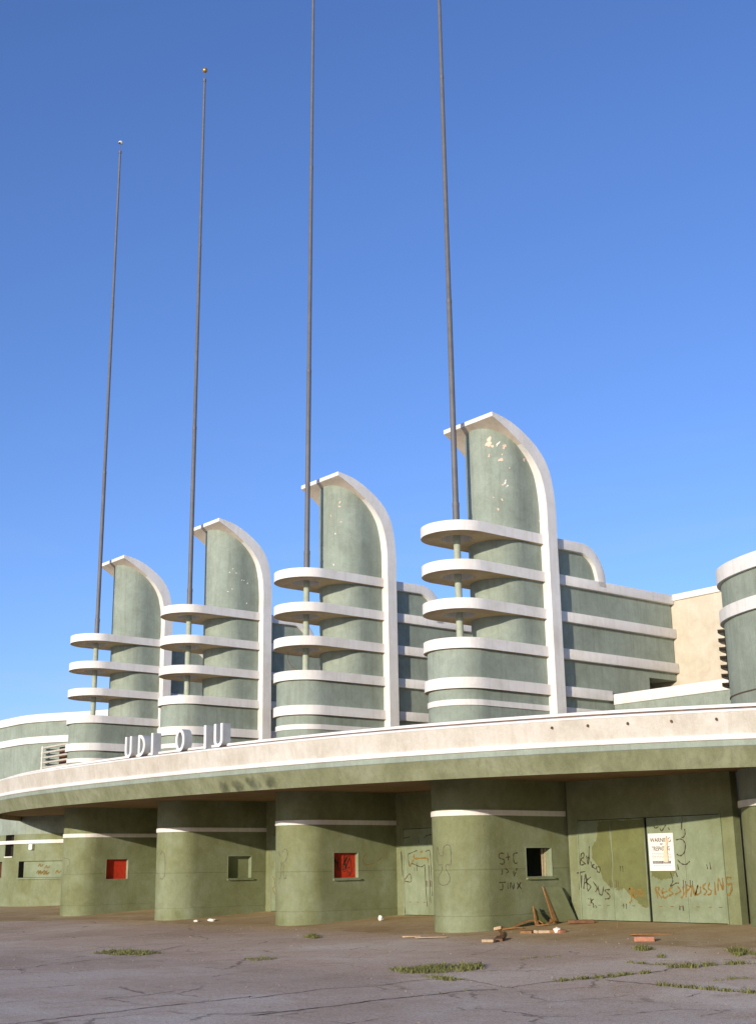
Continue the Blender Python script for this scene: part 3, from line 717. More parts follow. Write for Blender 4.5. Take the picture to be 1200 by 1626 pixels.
# four slanting runs of damp on the sloped soffit (in its material)
n_, l_ = CHAMF.node_tree.nodes, CHAMF.node_tree.links
bs = n_['Principled BSDF']; src = bs.inputs['Base Color'].links[0].from_socket
pos = n_.new('ShaderNodeNewGeometry').outputs['Position']
wob = n_.new('ShaderNodeTexNoise'); wob.inputs['Scale'].default_value = 3.5; wob.inputs['Detail'].default_value = 6; l_.new(pos, wob.inputs['Vector'])
tot = None
for i, (X, wd, h_) in enumerate(STAINS):
    c_ = cpt(X + .1, .08, .13 + .02 * i)
    s1 = n_.new('ShaderNodeVectorMath'); s1.operation = 'SUBTRACT'; s1.inputs[1].default_value = c_; l_.new(pos, s1.inputs[0])
    d1 = n_.new('ShaderNodeVectorMath'); d1.operation = 'DOT_PRODUCT'; d1.inputs[1].default_value = (2.6, 0, 2.6); l_.new(s1.outputs[0], d1.inputs[0])
    d2 = n_.new('ShaderNodeVectorMath'); d2.operation = 'DOT_PRODUCT'; d2.inputs[1].default_value = (-1.6, 0, 3.6); l_.new(s1.outputs[0], d2.inputs[0])
    a1 = n_.new('ShaderNodeMath'); a1.operation = 'MULTIPLY'; l_.new(d1.outputs['Value'], a1.inputs[0]); l_.new(d1.outputs['Value'], a1.inputs[1])
    a2 = n_.new('ShaderNodeMath'); a2.operation = 'MULTIPLY_ADD'; l_.new(d2.outputs['Value'], a2.inputs[0]); l_.new(d2.outputs['Value'], a2.inputs[1]); l_.new(a1.outputs[0], a2.inputs[2])
    a3 = n_.new('ShaderNodeMath'); a3.operation = 'MULTIPLY_ADD'; a3.inputs[1].default_value = 2.4; l_.new(wob.outputs['Fac'], a3.inputs[0]); l_.new(a2.outputs[0], a3.inputs[2])
    mr = n_.new('ShaderNodeMapRange'); mr.inputs[1].default_value = 1.15; mr.inputs[2].default_value = 2.1; mr.inputs[3].default_value = .8; mr.inputs[4].default_value = 0
    l_.new(a3.outputs[0], mr.inputs[0])
    if tot is None: tot = mr.outputs[0]
    else:
        mx = n_.new('ShaderNodeMath'); mx.operation = 'MAXIMUM'; l_.new(tot, mx.inputs[0]); l_.new(mr.outputs[0], mx.inputs[1]); tot = mx.outputs[0]
l_.new(mixc(n_, l_, tot, src, (.055, .06, .035)), bs.inputs['Base Color'])
# small drain spouts on the fascia near the right end
for X in SPOUTS:
    p = Vector(cpt(X, .31, 1.04)); q = Vector(cpt(X, 1.31, 1.01)) - Vector(cpt(X, .31, 1.04)); q.normalize()
    mb = MB(); mb.tube([p - q * .04, p + q * .03, p + q * .06 - Vector((0, 0, .02))], [.027, .027, .024], 8)
    s_ = mb.build('drain_spout', RUST); s_.parent = can; s_.matrix_parent_inverse = Matrix.Translation(-can.location)
# ---------------------------------------------------------------- sign letters on the canopy edge
def ribbon(mb, path, wd, dep, closed=False):
    """flat bar bent along a path in the x-z plane, with depth in y"""
    n = len(path); inn = []; out = []
    for k in range(n):
        p = path[k]
        a = path[(k - 1) % n] if (closed or k > 0) else p
        c = path[(k + 1) % n] if (closed or k < n - 1) else p
        d1 = Vector((p[0] - a[0], p[1] - a[1])); d2 = Vector((c[0] - p[0], c[1] - p[1]))
        if d1.length < 1e-6: d1 = d2
        if d2.length < 1e-6: d2 = d1
        d1.normalize(); d2.normalize()
        t = (d1 + d2).normalized(); nn = Vector((-t.y, t.x)); m_ = wd / 2 / max(.5, nn.dot(Vector((-d1.y, d1.x))))
        out.append((p[0] + nn.x * m_, p[1] + nn.y * m_)); inn.append((p[0] - nn.x * m_, p[1] - nn.y * m_))
    rows = [[(o[0], 0, o[1]), (o[0], dep, o[1]), (i[0], dep, i[1]), (i[0], 0, i[1])] for o, i in zip(out, inn)]
    if closed: rows.append(rows[0])
    ids = mb.grid(rows, closed=True, smooth=False)
    if not closed: mb.face(ids[0]); mb.face(ids[-1][::-1])
def letter_paths(ch, H=.68, W=.42, t=.10):
    h = t / 2
    if ch == 'I': return [([(0, 0), (0, H)], False)]
    if ch == 'U':
        r = W / 2 - h
        return [([(-r, H), (-r, r + h)] + [(-r * math.cos(a), r + h - r * math.sin(a)) for a in [math.pi * k / 12 for k in range(1, 12)]] + [(r, r + h), (r, H)], False)]
    if ch == 'O':
        a, b = W / 2 - h + .03, H / 2 - h
        return [([(a * math.cos(2 * math.pi * k / 28), H / 2 + b * math.sin(2 * math.pi * k / 28)) for k in range(28)], True)]
    if ch == 'D':
        a, b = W - t, H / 2 - h; x0 = -W / 2 + h
        return [([(x0, h), (x0, H - h), (x0 + .05, H - h)] + [(x0 + .05 + (a - .05) * math.cos(q), H / 2 + b * math.sin(q)) for q in [math.pi / 2 - math.pi * k / 14 for k in range(1, 14)]] + [(x0 + .05, h)], True)]
LETL = {0: 'white block letter U, leftmost of the letters standing on the canopy edge', 1: 'white block letter D on the canopy edge',
        2: 'white upright letter I next to the D on the canopy edge', 3: 'white block letter O on the canopy edge',
        4: 'white upright letter I between the O and the right U', 5: 'white block letter U, rightmost of the letters on the canopy edge'}
for i, (ch, X) in enumerate(LETTERS):
    p = cpt(X, .06, 1.29)
    L = empty('sign_letter', (p[0], p[1], p[2] - .045), LETL[i], 'sign letter', 'letters standing on the canopy edge')
    s = (cyf(X + .01) - cyf(X - .01)) / .02
    L.rotation_euler = (0, 0, math.atan(s))
    dep = .30
    mb = MB()
    for path, cl in letter_paths(ch): ribbon(mb, [(x, z + .05) for x, z in path], .092, .03, cl)
    mb.build('letter_face', LETW, L)
    mb = MB()
    for path, cl in letter_paths(ch): ribbon(mb, [(x, z + .05) for x, z in path], .088, dep - .031, cl)
    bk = mb.build('letter_return', LETG, L); bk.location = (0, .031, 0)
    for fx in ((0,) if ch in 'IO' else (-.12, .12)):
        mb = MB(); mb.box(fx - .02, fx + .02, .08, .26, -.03, .10 if ch != 'D' else .07); mb.build('foot', RUST, L)

# ---------------------------------------------------------------- flagpoles
FPL = ['weathered steel flagpole rising out of the top of the frame above the nearest tower',
       'weathered steel flagpole rising past the frame top above the second tower from right',
       'weathered steel flagpole ending in a gold ball, on the third tower from the right',
       'leftmost weathered steel flagpole with a broken pale ball on its tip']
PZ = [34.3, 34.3, 34.18, 34.27]
for k in range(4):
    fp = empty('flagpole', (-SP * k, 0, 7.725), FPL[k], 'flagpole', 'flagpoles standing on the pylon towers')
    fp.rotation_euler = (0, LEAN[k], 0)
    b = 7.725
    mb = MB(); mb.tube([(0, 0, z - b) for z in (7.725, 11.13)], [.105, .102], 16)
    mb.build('lower_post', PGREEN, fp)
    mb = MB()
    zs = [11.13, 11.90, 11.905, 18.45, 18.46, 26.4, 26.41, PZ[k] - .12]
    rs = [.102, .100, .088, .080, .074, .062, .058, .046]
    mb.tube([(0, 0, z - b) for z in zs], rs, 14)
    mb.build('upper_pole', POLE, fp)
    for z, r in ((11.90, .106), (18.45, .084), (26.4, .067)):
        mb = MB(); mb.tube([(0, 0, z - .10 - b), (0, 0, z + .02 - b)], r, 14); mb.build('collar', POLE, fp)
    mb = MB(); mb.tube([(0, 0, PZ[k] - .13 - b), (0, 0, PZ[k] - b)], .062, 12); mb.build('truck', POLE, fp)
    mb = MB(); mb.tube([(0, 0, PZ[k] - b), (0, 0, PZ[k] + .34 - b)], .012, 6); mb.build('spindle', POLE, fp)
    bm = bmesh.new(); bmesh.ops.create_uvsphere(bm, u_segments=20, v_segments=12, radius=.11)
    if k == 3:
        bmesh.ops.delete(bm, geom=[v for v in bm.verts if v.co.z < -.02 and v.co.x + v.co.y * .5 < .05], context='VERTS')
    for v in bm.verts: v.co.z += PZ[k] + .42 - b
    o = build_bm(bm, 'ball', PALEBALL if k == 3 else GOLD, fp)
    if k == 3: o['label'] = 'broken pale ball'
# a loose wire under the third ledge of the second tower
mb = MB(); mb.tube(catmull([(-SP - .62, -.25, 8.6), (-SP - .60, -.28, 8.3), (-SP - .45, -.24, 8.05), (-SP - .12, -.1, 7.80)], 6), .008, 5)
o = mb.build('loose_wire', RUST); tag(o, 'thin wire dangling beside the flagpole under a ledge of the second tower', 'wire')

# ---------------------------------------------------------------- low parapets between the towers and the hall behind
for k in range(5):
    x1 = 3.743 - SP * k
    a, b = (x1 - 2.64, x1 + 2.64)
    if k == 0: b = 6.2
    if k == 4: a = -28.3
    pr = empty('roof_parapet', ((a + b) / 2, 5.25, 4.9), 'low green roof parapet with white coping, ' + ('right of the nearest tower' if k == 0 else ['', 'between the nearest and second tower', 'between the two middle towers', 'between the two farthest towers', 'left of the farthest tower'][k]), 'parapet', 'low parapets on the canopy roof')
    h = (b - a) / 2
    mb = MB(); mb.box(-h, h, .04, .36, 0, 1.28); mb.build('wall', GREEN, pr)
    mb = MB(); mb.box(-h, h, 0, .42, 1.28, 1.60); mb.build('coping', WHITE, pr, bevel=.015)
hall = empty('auditorium_hall', (-11.2, 8.6, 0), 'plain cream stucco hall rising behind the towers at the right', 'building')
mb = MB(); mb.box(-30, 30, 0, 60, -.5, 9.78); mb.build('wall', CREAM, hall)
mb = MB(); mb.box(-30.05, 30.05, -.06, .5, 9.78, 9.99); mb.build('coping', WHITE, hall, bevel=.02)
mb = MB(); mb.box(-29.9, 29.9, .55, 59.9, 9.6, 9.82); mb.build('roof', TAR, hall)
mb = MB(); mb.obox((2.62, 4.72, 5.06), (.44, 0, 0), (0, .22, 0), (0, 0, .14))
o = mb.build('roof_vent', RUST, bevel=.05); tag(o, 'low rusty vent lying on the canopy roof against the parapet', 'roof vent')
o.location = (0, 0, 0)

# ---------------------------------------------------------------- curved wings at both ends
def offs(P, d):
    out = []
    for k, (x, y) in enumerate(P):
        a = P[max(k - 1, 0)]; c = P[min(k + 1, len(P) - 1)]
        dx, dy = c[0] - a[0], c[1] - a[1]; q = math.hypot(dx, dy)
        out.append((x + dy / q * d, y - dx / q * d))
    return out
def strip(P, prof):
    mb = MB(); mb.grid([[(x, y, z) for x, y in offs(P, d)] for d, z in prof]); return mb
def band(P, z0, z1, d): return strip(P, [(-.02, z0), (d, z0), (d, z1), (-.02, z1)])
def wing(name, P, label, cells=(), zrows=(-1, 1.3, 2.05, 2.3, 2.87, 5, 7, 8.6)):
    wn = empty(name, (P[len(P) // 2][0], P[len(P) // 2][1], -.3), label, 'building wing', 'curved wings at the ends of the entrance front')
    inv = Matrix.Translation(-wn.location)
    def put(o): o.parent = wn; o.matrix_parent_inverse = inv; return o
    mb = MB(); ids = [[mb.vert((x, y, z)) for x, y in P] for z in zrows]
    wall = None
    for a in range(len(zrows) - 1):
        if wall is None and zrows[a] >= 2.8:
            wall = put(mb.build('lower_wall', LOWGREEN)); mb = MB(); ids = [[mb.vert((x, y, z)) for x, y in P] for z in zrows]
        for k in range(len(P) - 1):
            xm = (P[k][0] + P[k + 1][0]) / 2; zm = (zrows[a] + zrows[a + 1]) / 2
            if any(c[0] < xm < c[1] and c[2] < zm < c[3] for c in cells): continue
            mb.face((ids[a][k], ids[a][k + 1], ids[a + 1][k + 1], ids[a + 1][k]), True)
    put(mb.build('wall', GREEN))
    put(band(P, 8.57, 8.95, .10).build('top_band', WHITE)); put(band(P, 7.55, 7.87, .10).build('band', WHITE))
    put(band(P, 2.86, 3.02, .06).build('lower_band', WHITE))
    put(band(P, 5.60, 5.63, .02).build('groove_line', SOIL))
    mb = MB(); Q = offs(P, -.02); mb.face([mb.vert((x, y, 8.9)) for x, y in Q] + [mb.vert((Q[-1][0], 30, 8.9)), mb.vert((Q[0][0], 30, 8.9))])
    put(mb.build('roof', TAR, auto=False))
    mb = MB(); e0, e1 = P[0], P[-1]
    mb.grid([[(e0[0], e0[1], z), (e0[0], 30, z)] for z in (-1, 8.9)]); mb.grid([[(e1[0], e1[1], z), (e1[0], 30, z)] for z in (-1, 8.9)])
    put(mb.build('end_wall', GREEN))
    return wn, put
PR = catmull([(6.1, 6.2), (6.22, 5.0), (6.42, 4.1), (6.60, 3.45), (6.95, 2.9), (7.4, 2.5), (7.95, 2.18), (8.8, 1.85), (10.5, 1.45), (13, 1.1), (18, .9), (26, .9)], 4)
wr, putr = wing('curved_wing', PR, 'curved green building wing with white bands at the right edge')
PLk = [(-48, 2.6), (-42, 2.0), (-37.5, 1.75), (-35.3, 1.76), (-34.7, 1.77), (-34.45, 1.78), (-33.55, 1.80), (-33.0, 1.86), (-32.7, 1.95), (-32.0, 2.22), (-31.3, 2.62), (-30.75, 2.98), (-30.5, 3.14), (-29.9, 3.50), (-29.2, 3.86), (-28.6, 4.12), (-28.1, 4.6), (-27.9, 6.0)]
cells = [(-33.0, -30.5, 1.3, 2.05), (-34.45, -33.55, 2.3, 3.3), (-35.3, -34.7, 1.3, 2.05)]
wl, putl = wing('curved_wing', PLk, 'curved green building wing with white bands at the far left edge', cells, (-1, 1.3, 2.05, 2.3, 3.3, 5, 7, 8.6))
# window panels set back in the left wing
def back(P, x0, x1, z0, z1, d, mat, name):
    Q = [p for p in P if x0 - .01 <= p[0] <= x1 + .01]
    mb = MB(); R_ = offs(P, d); Q2 = [R_[P.index(p)] for p in Q]
    mb.grid([[(x, y, z) for x, y in Q2] for z in (z0, z1)])
    mb.grid([[(*Q[0], z), (*Q2[0], z)] for z in (z0, z1)]); mb.grid([[(*Q[-1], z), (*Q2[-1], z)] for z in (z0, z1)])
    mb.grid([[(x, y, z1) for x, y in Q], [(x, y, z1) for x, y in Q2]]); mb.grid([[(x, y, z0) for x, y in Q], [(x, y, z0) for x, y in Q2]])
    return putl(mb.build(name, mat))
back(PLk, -33.0, -30.5, 1.3, 2.05, -.5, DARK, 'ticket_opening')
back(PLk, -34.45, -33.55, 2.3, 3.3, -.3, DARK, 'tall_opening')
back(PLk, -35.3, -34.7, 1.3, 2.05, -.25, RUST, 'small_opening')
Q = [(-32.78, 1.93), (-32.0, 2.22), (-31.3, 2.62), (-30.75, 2.98)]
putl(strip(Q, [(-.12, 1.31), (-.12, 2.04)]).build('counter_board', DOORG))
Q = [p for p in PLk if -33.01 <= p[0] <= -30.49]
putl(strip(Q, [(-.02, 1.23), (.09, 1.23), (.09, 1.29), (-.02, 1.29)]).build('counter_ledge', DOORG))
Q = [p for p in PLk if -34.46 <= p[0] <= -33.54]
putl(strip(Q, [(-.02, 2.24), (.05, 2.24), (.05, 2.29), (-.02, 2.29)]).build('opening_sill', WHITE))
mb = MB(); rr = random.Random(9)
for j in range(9):
    x0 = -32.1 + rr.uniform(0, 1.1); z0 = 1.45 + rr.choice((0, .28)) + rr.uniform(-.06, .06)
    def pl(s, z):
        for a, c in zip(PLk, PLk[1:]):
            if a[0] <= s <= c[0]:
                u = (s - a[0]) / (c[0] - a[0]); n_ = Vector((c[1] - a[1], -(c[0] - a[0]))).normalized()
                return (s + n_.x * -.105, a[1] + (c[1] - a[1]) * u + n_.y * -.105, z)
    stroke(mb, [(x0, z0), (x0 + .08, z0 + .14), (x0 + .14, z0 + .02), (x0 + .24, z0 + .12)], pl, .026)
putl(mb.build('graffiti', ORANGE, auto=False))['kind'] = 'stuff'
mb = MB(); mb.obox((-32.15, 2.06, 2.70), (.10, .04, 0), (-.03, .08, 0), (0, 0, .13)); putl(mb.build('wall_lamp', WHITE, bevel=.02))

# louvres between the wings and the hall
def arc_strip(P, z0, z1, d0, d1): return strip(P, [(d0, z0), (d1, z0), (d1, z1), (d0, z1), (d0, z0)])
lv = empty('louvre_screen', (6.5, 3.8, 5.9), 'stack of curved louvres beside the right curved wing', 'louvre screen', 'louvre screens beside the curved wings')
PQ = [p for p in PR if 3.25 < p[1] < 5.4]
inv = Matrix.Translation(-lv.location)
o = arc_strip(PQ, 5.98, 7.45, .015, .03).build('backing', RUST); o.parent = lv; o.matrix_parent_inverse = inv
for i in range(7):
    o = arc_strip(PQ, 5.98 + i * .235, 6.07 + i * .235, .03, .20).build('louvre', FASCIA); o.parent = lv; o.matrix_parent_inverse = inv
lv = empty('louvre_screen', (-30.7, 2.1, 5.9), 'small frame of horizontal louvre bars left of the farthest tower', 'louvre screen', 'louvre screens beside the curved wings')
for i in range(5):
    mb = MB(); mb.box(-.95, 1.9, -.05, .05, .40 + i * .235, .475 + i * .235); mb.build('louvre', FASCIA, lv)
mb = MB(); mb.box(-.80, -.70, -.09, -.055, -.8, 1.46); mb.build('post', WHITE, lv)
mb = MB(); mb.box(.2, 1.9, .35, .40, -.8, 1.35); mb.build('backing', RUST, lv)

# ---------------------------------------------------------------- warning sign on the door
sg = empty('warning_sign', (4.33, 2.94, 1.83), 'white WARNING trespassing sign with a torn tan strip, on the entrance doors', 'sign')
mb = MB(); mb.box(-.41, .41, 0, .025, -.48, .48); mb.build('panel', SIGNW, sg, bevel=.003, segs=1)
def text(s, size, x, z, mat, bold=0, name='lettering', sx=1):
    cu = D.curves.new('txt', 'FONT'); cu.body = s; cu.size = size; cu.align_x = 'CENTER'; cu.extrude = .0015; cu.offset = bold * .35
    to = D.objects.new('txt', cu); col.objects.link(to)
    bpy.context.view_layer.update()
    me = D.meshes.new_from_object(to.evaluated_get(bpy.context.evaluated_depsgraph_get()))
    D.objects.remove(to)
    me.materials.clear(); me.materials.append(mat)
    o = D.objects.new(name, me); col.objects.link(o); o.parent = sg
    o.rotation_euler = (math.pi / 2, 0, 0); o.location = (x, -.003, z); o.scale = (sx, 1, 1)
    return o
text('WARNING', .155, 0, .255, INK, .004, sx=.92)
text('NO', .07, .03, .178, INK, .003)
text('TRESPASSING', .155, 0, .035, INK, .004, sx=.63)
rr = random.Random(4)
mb = MB()
for z in (-.035, -.075, -.115, -.15):
    x = -.32 + rr.uniform(0, .04)
    while x < .30:
        w_ = rr.uniform(.03, .09); mb.box(x, min(x + w_, .33), -.003, -.001, z - .008, z + .008); x += w_ + .018
for z in (-.345,):
    x = -.28
    while x < .28:
        w_ = rr.uniform(.03, .07); mb.box(x, x + w_, -.003, -.001, z - .007, z + .007); x += w_ + .015
mb.build('small_print', GREYINK, sg)['kind'] = 'stuff'
mb = MB(); x = -.29
while x < .29:
    w_ = rr.uniform(.018, .035); mb.box(x, x + w_, -.003, -.001, -.30, -.225); x += w_ + .012
mb.build('bottom_line', INK, sg)['kind'] = 'stuff'
mb = MB(); mb.face([mb.vert((x, -.006, z)) for x, z in ((.17, .40), (.215, .40), (.215, .20), (.225, .02), (.205, -.27), (.07, -.25), (.06, -.10), (.10, .10), (.155, .22))])
mb.face([mb.vert((x, -.006, z)) for x, z in ((.225, .36), (.27, .30), (.27, .22), (.225, .20))])
mb.build('torn_strip', TAN, sg, auto=False)
mb = MB(); mb.box(.212, .222, -.012, -.004, -.27, .41); mb.build('strip_edge', RUST, sg)

# ---------------------------------------------------------------- things leaning and lying on the apron
def mesh_thing(mb, name, mat, label, cat, group=None, bevel=0):
    o = mb.build(name, mat, bevel=bevel); return tag(o, label, cat, group)
pn = empty('leaning_board', (1.1, 2.32, gz(2.32)), 'green board leaning against the nearest tower beside the doors', 'board')
mb = MB()
def slab(mb, q, th):
    a = [mb.vert(p) for p in q]
    n_ = (Vector(q[1]) - Vector(q[0])).cross(Vector(q[3]) - Vector(q[0])).normalized() * th
    b = [mb.vert(Vector(p) + n_) for p in q]
    mb.face(a); mb.face(b[::-1])
    for k in range(4): mb.face((a[k], b[k], b[(k + 1) % 4], a[(k + 1) % 4]))
q = [(.16, -.36, 0), (.20, .52, .02), (-.10, .28, .93), (-.12, -.46, .95)]
slab(mb, q, .03); mb.build('panel', LOWGREEN, pn)
mb = MB(); slab(mb, [(.22, -.44, .0), (.22, -.27, .0), (-.09, -.44, .95), (-.09, -.47, .95)], .025); mb.build('splintered_edge', WOOD, pn)
wd = empty('propped_wedge', (1.15, 1.55, gz(1.5)), 'small triangular broken panel propped upright near the leaning board', 'broken panel')
mb = MB(); a = [(.12, -.28, 0), (.10, .30, 0), (-.02, -.24, .50)]
i = [mb.vert(p) for p in a] + [mb.vert((x - .03, y + .01, z)) for x, y, z in a]
mb.face(i[:3]); mb.face(i[3:][::-1])
for k in range(3): mb.face((i[k], i[(k + 1) % 3], i[3 + (k + 1) % 3], i[3 + k]))
mb.build('face', OLIVE, wd)
mb = MB(); slab(mb, [(.14, -.34, 0), (.14, -.25, 0), (.0, -.245, .50), (.0, -.265, .50)], .03); mb.build('broken_edge', WOOD, wd)
def bent(name, path, wd_, th, mat, label, cat, group=None):
    """flat strip bent along a path"""
    P = [Vector(p) for p in catmull(path, 5)]; mb = MB(); rows = []
    for k, p in enumerate(P):
        d = (P[min(k + 1, len(P) - 1)] - P[max(k - 1, 0)]).normalized()
        s_ = d.cross(Vector((0, 0, 1))); s_ = s_.normalized() if s_.length > .1 else Vector((0, 1, 0))
        n_ = s_.cross(d)
        rows.append([p + s_ * wd_ + n_ * th, p - s_ * wd_ + n_ * th, p - s_ * wd_ - n_ * th, p + s_ * wd_ - n_ * th])
    ids = mb.grid(rows, closed=True); mb.face(ids[0]); mb.face(ids[-1][::-1])
    return mesh_thing(mb, name, mat, label, cat, group)
G = lambda x, y, h=0: (x, y, gz(y) + h)
bent('curled_strip', [G(1.05, .62, .03), G(1.08, .9, .10), G(1.12, 1.15, .15), G(1.2, 1.38, .14), G(1.3, 1.5, .05)], .045, .014, WOOD, 'orange brown strip arched up beside the base of the nearest tower', 'broken strip')
bent('curled_strip', [G(1.22, 1.32, .14), G(1.36, 1.22, .04), G(1.52, 1.30, .04), G(1.58, 1.5, .08), G(1.48, 1.66, .15)], .05, .014, WOOD, 'curled hook of brown strip below the propped wedge', 'broken strip')
bent('broken_plank', [G(1.22, .02, .03), G(1.36, .28, .05), G(1.46, .52, .03)], .06, .02, WOOD, 'short brown plank beside the foot of the nearest tower', 'broken plank')
bent('broken_plank', [G(1.62, -.5, .06), G(2.3, -1.05, .03), G(2.9, -1.75, .02)], .045, .018, WOOD, 'long bent brown lath lying diagonally before the nearest tower', 'broken plank')
bent('broken_plank', [G(2.98, -1.75, .05), G(3.2, -2.0, .055), G(3.42, -2.3, .03)], .10, .03, RUST, 'dark brown broken plank end nearest the asphalt', 'broken plank')
mb = MB(); mb.obox(G(3.42, -2.62, .04), (.13, .07, 0), (-.05, .09, 0), (0, 0, .035)); mesh_thing(mb, 'broken_plank', PALEWOOD, 'pale splintered wood piece at the tip of the plank trail', 'wood piece', bevel=.012)
mb = MB(); mb.obox(G(1.12, -.02, .06), (.10, .04, .02), (-.03, .07, 0), (0, 0, .04)); mesh_thing(mb, 'broken_plank', PALEWOOD, 'pale lump of wood touching the short brown plank', 'wood piece', bevel=.012)
rr = random.Random(21)
RUB = [(2.5, -.38, WOOD, 'flat orange brown chip, leftmost of the rubble row before the board'), (2.72, -.2, PALEWOOD, 'pale wood chip, second in the rubble row'), (2.88, -.12, PALEWOOD, 'pale wood chip in the middle of the rubble row'), (3.06, -.04, WOOD, 'brown chip before the white lump in the rubble row'), (3.36, .0, BRICKM, 'reddish chip right beside the white lump')]
for x, y, m_, lb in RUB:
    mb = MB(); a = rr.uniform(0, 3); s_ = rr.uniform(.06, .12)
    mb.obox(G(x, y, .035), (math.cos(a) * s_ * 1.5, math.sin(a) * s_ * 1.5, 0), (-math.sin(a) * s_ * .6, math.cos(a) * s_ * .6, .01), (0, .01, .035))
    mesh_thing(mb, 'rubble_chip', m_, lb, 'rubble', 'rubble chips before the leaning board', bevel=.012)
def lump(name, x, y, r, mat, label, cat, sq=(1, 1, .8), seed=1, group=None):
    rr = random.Random(seed); bm = bmesh.new(); bmesh.ops.create_icosphere(bm, subdivisions=2, radius=r)
    for v in bm.verts: v.co = Vector((v.co.x * sq[0], v.co.y * sq[1], v.co.z * sq[2])) * rr.uniform(.75, 1.2)
    for v in bm.verts: v.co += Vector(G(x, y, r * sq[2] * .75))
    bm.faces.ensure_lookup_table()
    me = D.meshes.new(name); bm.to_mesh(me); bm.free(); me.materials.append(mat)
    o = D.objects.new(name, me); col.objects.link(o); return tag(o, label, cat, group)
lump('plaster_lump', 3.22, -.02, .09, PAPER, 'white lump at the right end of the rubble row', 'plaster lump', (1.1, 1, .9), 3)
lump('paper_scrap', -5.3, 1.25, .085, PAPER, 'crumpled white scrap by the second tower from the right', 'litter', (.8, .8, 1.1), 5)
lump('paper_scrap', -12.5, -.9, .09, PAPER, 'pinkish white scrap, left one of two before the third tower', 'litter', (1.3, 1, .45), 6)
lump('paper_scrap', -12.1, -.55, .12, PAPER, 'long white scrap, right one of two before the third tower', 'litter', (1.7, .9, .45), 7)
mb = MB(); mb.obox(G(1.05, -2.35, .03), (.22, .34, 0), (-.06, .04, 0), (0, 0, .014)); mesh_thing(mb, 'pale_lath', PALEWOOD, 'short pale lath lying on the asphalt left of the nearest tower', 'lath', bevel=.008)
mb = MB(); mb.obox(G(.35, -2.4, .03), (.12, .2, 0), (-.05, .03, 0), (0, 0, .02)); mesh_thing(mb, 'pale_lath', PALEWOOD, 'tan wood scrap just left of the pale lath', 'lath', bevel=.008)
mb = MB(); mb.obox(G(6.82, -1.02, .06), (.17, .15, 0), (-.09, .11, 0), (0, 0, .055)); mesh_thing(mb, 'brick', BRICKM, 'terracotta brick lying before the warning doors', 'brick', bevel=.015)
mb = MB(); mb.obox(G(5.95, .3, .02), (.36, .34, 0), (-.06, .06, 0), (0, 0, .015)); mesh_thing(mb, 'flat_board', WOOD, 'flat brown board lying behind the brick', 'board', bevel=.008)
mb = MB(); mb.obox(G(2.05, 2.2, .05), (.26, .24, .0), (-.08, .09, 0), (0, 0, .045)); mesh_thing(mb, 'flat_board', RUST, 'dark brown block on the ground at the foot of the doors', 'block', bevel=.02)

# ---------------------------------------------------------------- weeds
def blades(mb, x, y, h, rr):
    big = rr.random() < .10
    for j in range(rr.randint(2, 5) if not big else 2):
        a = rr.uniform(0, 6.283); q = rr.uniform(.0, .06); l_ = h * rr.uniform(.35, 1.0) * (1.9 if big else 1); lean = rr.uniform(.05, .3) if big else rr.uniform(.2, 1.3)
        bx, by = x + math.cos(a) * q, y + math.sin(a) * q; z = gz(y)
        w_ = rr.uniform(.004, .011) * (.6 if big else 1); px, py = -math.sin(a) * w_, math.cos(a) * w_
        tx, ty = math.cos(a) * l_ * lean, math.sin(a) * l_ * lean
        i = [mb.vert((bx - px, by - py, z - .01)), mb.vert((bx + px, by + py, z - .01)), mb.vert((bx + tx * .45 + px * .8, by + ty * .45 + py * .8, z + l_ * .7)), mb.vert((bx + tx * .45 - px * .8, by + ty * .45 - py * .8, z + l_ * .7)), mb.vert((bx + tx, by + ty, z + l_ * rr.uniform(.6, 1)))]
        mb.face((i[0], i[1], i[2], i[3])); mb.face((i[3], i[2], i[4]))
def inside(p, poly):
    r = False
    for (x1, y1), (x2, y2) in zip(poly, poly[1:] + poly[:1]):
        if (y1 > p[1]) != (y2 > p[1]) and p[0] < (x2 - x1) * (p[1] - y1) / (y2 - y1) + x1: r = not r
    return r
def patch(poly, n, h, label, seed, cat='weed patch'):
    rr = random.Random(seed); mb = MB()
    x0, x1 = min(p[0] for p in poly), max(p[0] for p in poly); y0, y1 = min(p[1] for p in poly), max(p[1] for p in poly)
    cs = [(rr.uniform(x0, x1), rr.uniform(y0, y1)) for _ in range(26 if n > 150 else 14)]
    k = 0; tries = 0
    while k < n and tries < n * 30:
        tries += 1
        p = (rr.uniform(x0, x1), rr.uniform(y0, y1))
        if not inside(p, poly): continue
        dd = min(math.hypot(p[0] - c[0], p[1] - c[1]) for c in cs)
        if rr.random() > math.exp(-dd * 4.5) + .04: continue
        blades(mb, p[0], p[1], h * (1.2 - min(.8, dd * 1.6)) * rr.uniform(.5, 1.25), rr); k += 1
    o = mb.build('weed_patch', GRASS, auto=False)
    sb = MB(); cx = sum(p[0] for p in poly) / len(poly); cy_ = sum(p[1] for p in poly) / len(poly); P = []
    for k in range(len(poly)):
        a, c = poly[k], poly[(k + 1) % len(poly)]
        for j in range(6):
            u = j / 6; q = rr.uniform(.55, 1.0); x, y = a[0] + (c[0] - a[0]) * u, a[1] + (c[1] - a[1]) * u
            P.append((cx + (x - cx) * q, cy_ + (y - cy_) * q))
    c0 = sb.vert((cx, cy_, gz(cy_) + .003)); ii = [sb.vert((x, y, gz(y) + .003)) for x, y in P]
    for k in range(len(ii)): sb.face((c0, ii[k], ii[(k + 1) % len(ii)]))
    sb.build('soil', WSOIL, o, auto=False)
    return tag(o, label, cat, 'patches of weeds in the lot')
PA = PATCH
patch(PA['left'], 330, .085, 'long low strip of green weeds alone at the left of the lot', 1)
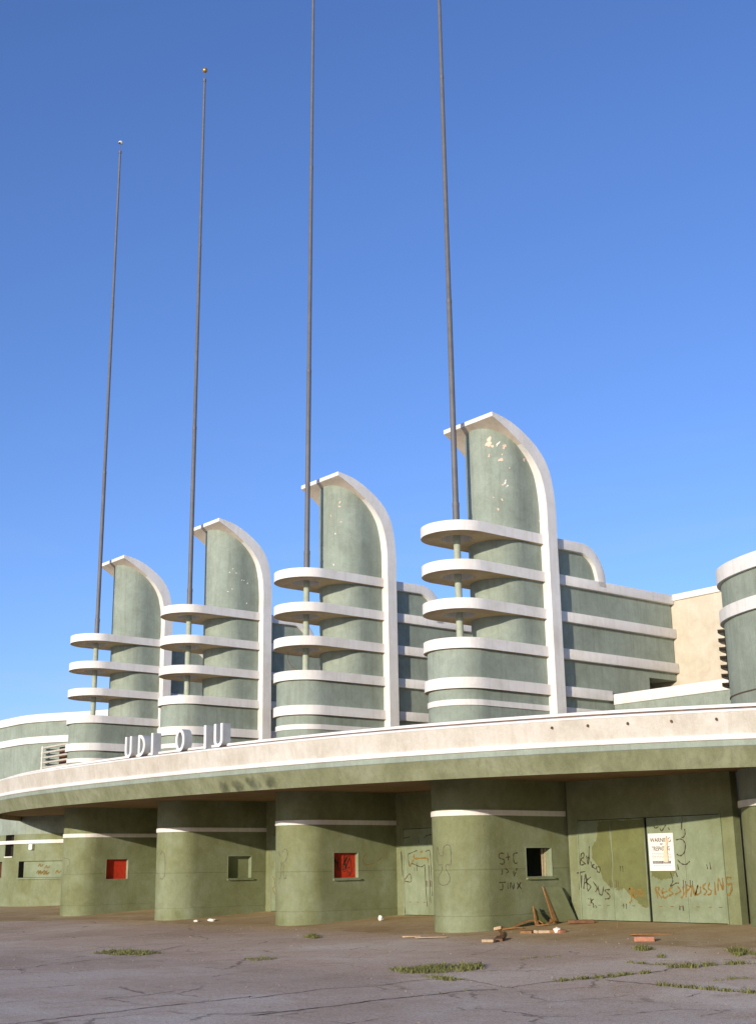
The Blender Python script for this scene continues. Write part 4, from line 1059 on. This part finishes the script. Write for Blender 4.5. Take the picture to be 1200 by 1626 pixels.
patch(PA['centre'], 520, .115, 'largest weed patch, in front of the nearest tower', 2)
patch(PA['centre_low'], 90, .06, 'sparse small weeds just below the largest patch', 3)
patch(PA['mid'], 70, .04, 'thin brownish weed patch between the long left strip and the largest patch', 4)
patch(PA['small'], 110, .10, 'small weed tuft before the second tower from the right', 5)
patch(PA['door'], 110, .09, 'weed tuft just before the brick', 6)
patch(PA['dot'], 26, .07, 'tiny weed tuft above the joint at right', 7)
patch(PA['right'], 190, .10, 'leafy weed tuft at the right edge near the apron', 8)
rr = random.Random(77); mb = MB()
for l, dens, h in zip(GRASSL, (120, 100, 150, 110, 60, 45, 30, 60), (.075, .08, .12, .10, .06, .05, .05, .09)):
    for a, b in zip(l, l[1:]):
        L_ = math.hypot(a[0] - b[0], a[1] - b[1])
        for j in range(int(L_ * dens)):
            u = rr.random(); q = rr.gauss(0, .05)
            if math.sin(u * 9 + a[0] * 7) < -.45: continue
            blades(mb, a[0] + (b[0] - a[0]) * u + q, a[1] + (b[1] - a[1]) * u + q * rr.uniform(-1, 1), h * rr.uniform(.6, 1.2), rr)
for l in CRACKS:
    for a, b in zip(l, l[1:]):
        if rr.random() < .35: blades(mb, a[0], a[1], .05, rr)
gr = mb.build('joint_grass', GRASS, auto=False); tag(gr, 'grass growing along the joints of the lot', 'grass', kind='stuff')
# gravel and grit scattered over apron and lot
rr = random.Random(31); mb = MB()
for j in range(1500):
    if rr.random() < .6: x, y = rr.uniform(-24, 11), rr.uniform(-2.6, 3.0)
    else: x, y = rr.uniform(-8, 16), rr.uniform(-14, -2)
    s_ = rr.uniform(.008, .028); z = gz(y)
    i = [mb.vert((x + rr.uniform(-1, 1) * s_, y + rr.uniform(-1, 1) * s_, z - .005)) for _ in range(3)] + [mb.vert((x, y, z + s_ * rr.uniform(.5, 1)))]
    mb.face((i[0], i[1], i[3])); mb.face((i[1], i[2], i[3])); mb.face((i[2], i[0], i[3]))
tag(mb.build('grit', plain('grit_stone', (.26, .2, .15), .9, 0, .5, 40), auto=False), 'loose grit scattered over the apron and lot', 'grit', kind='stuff')
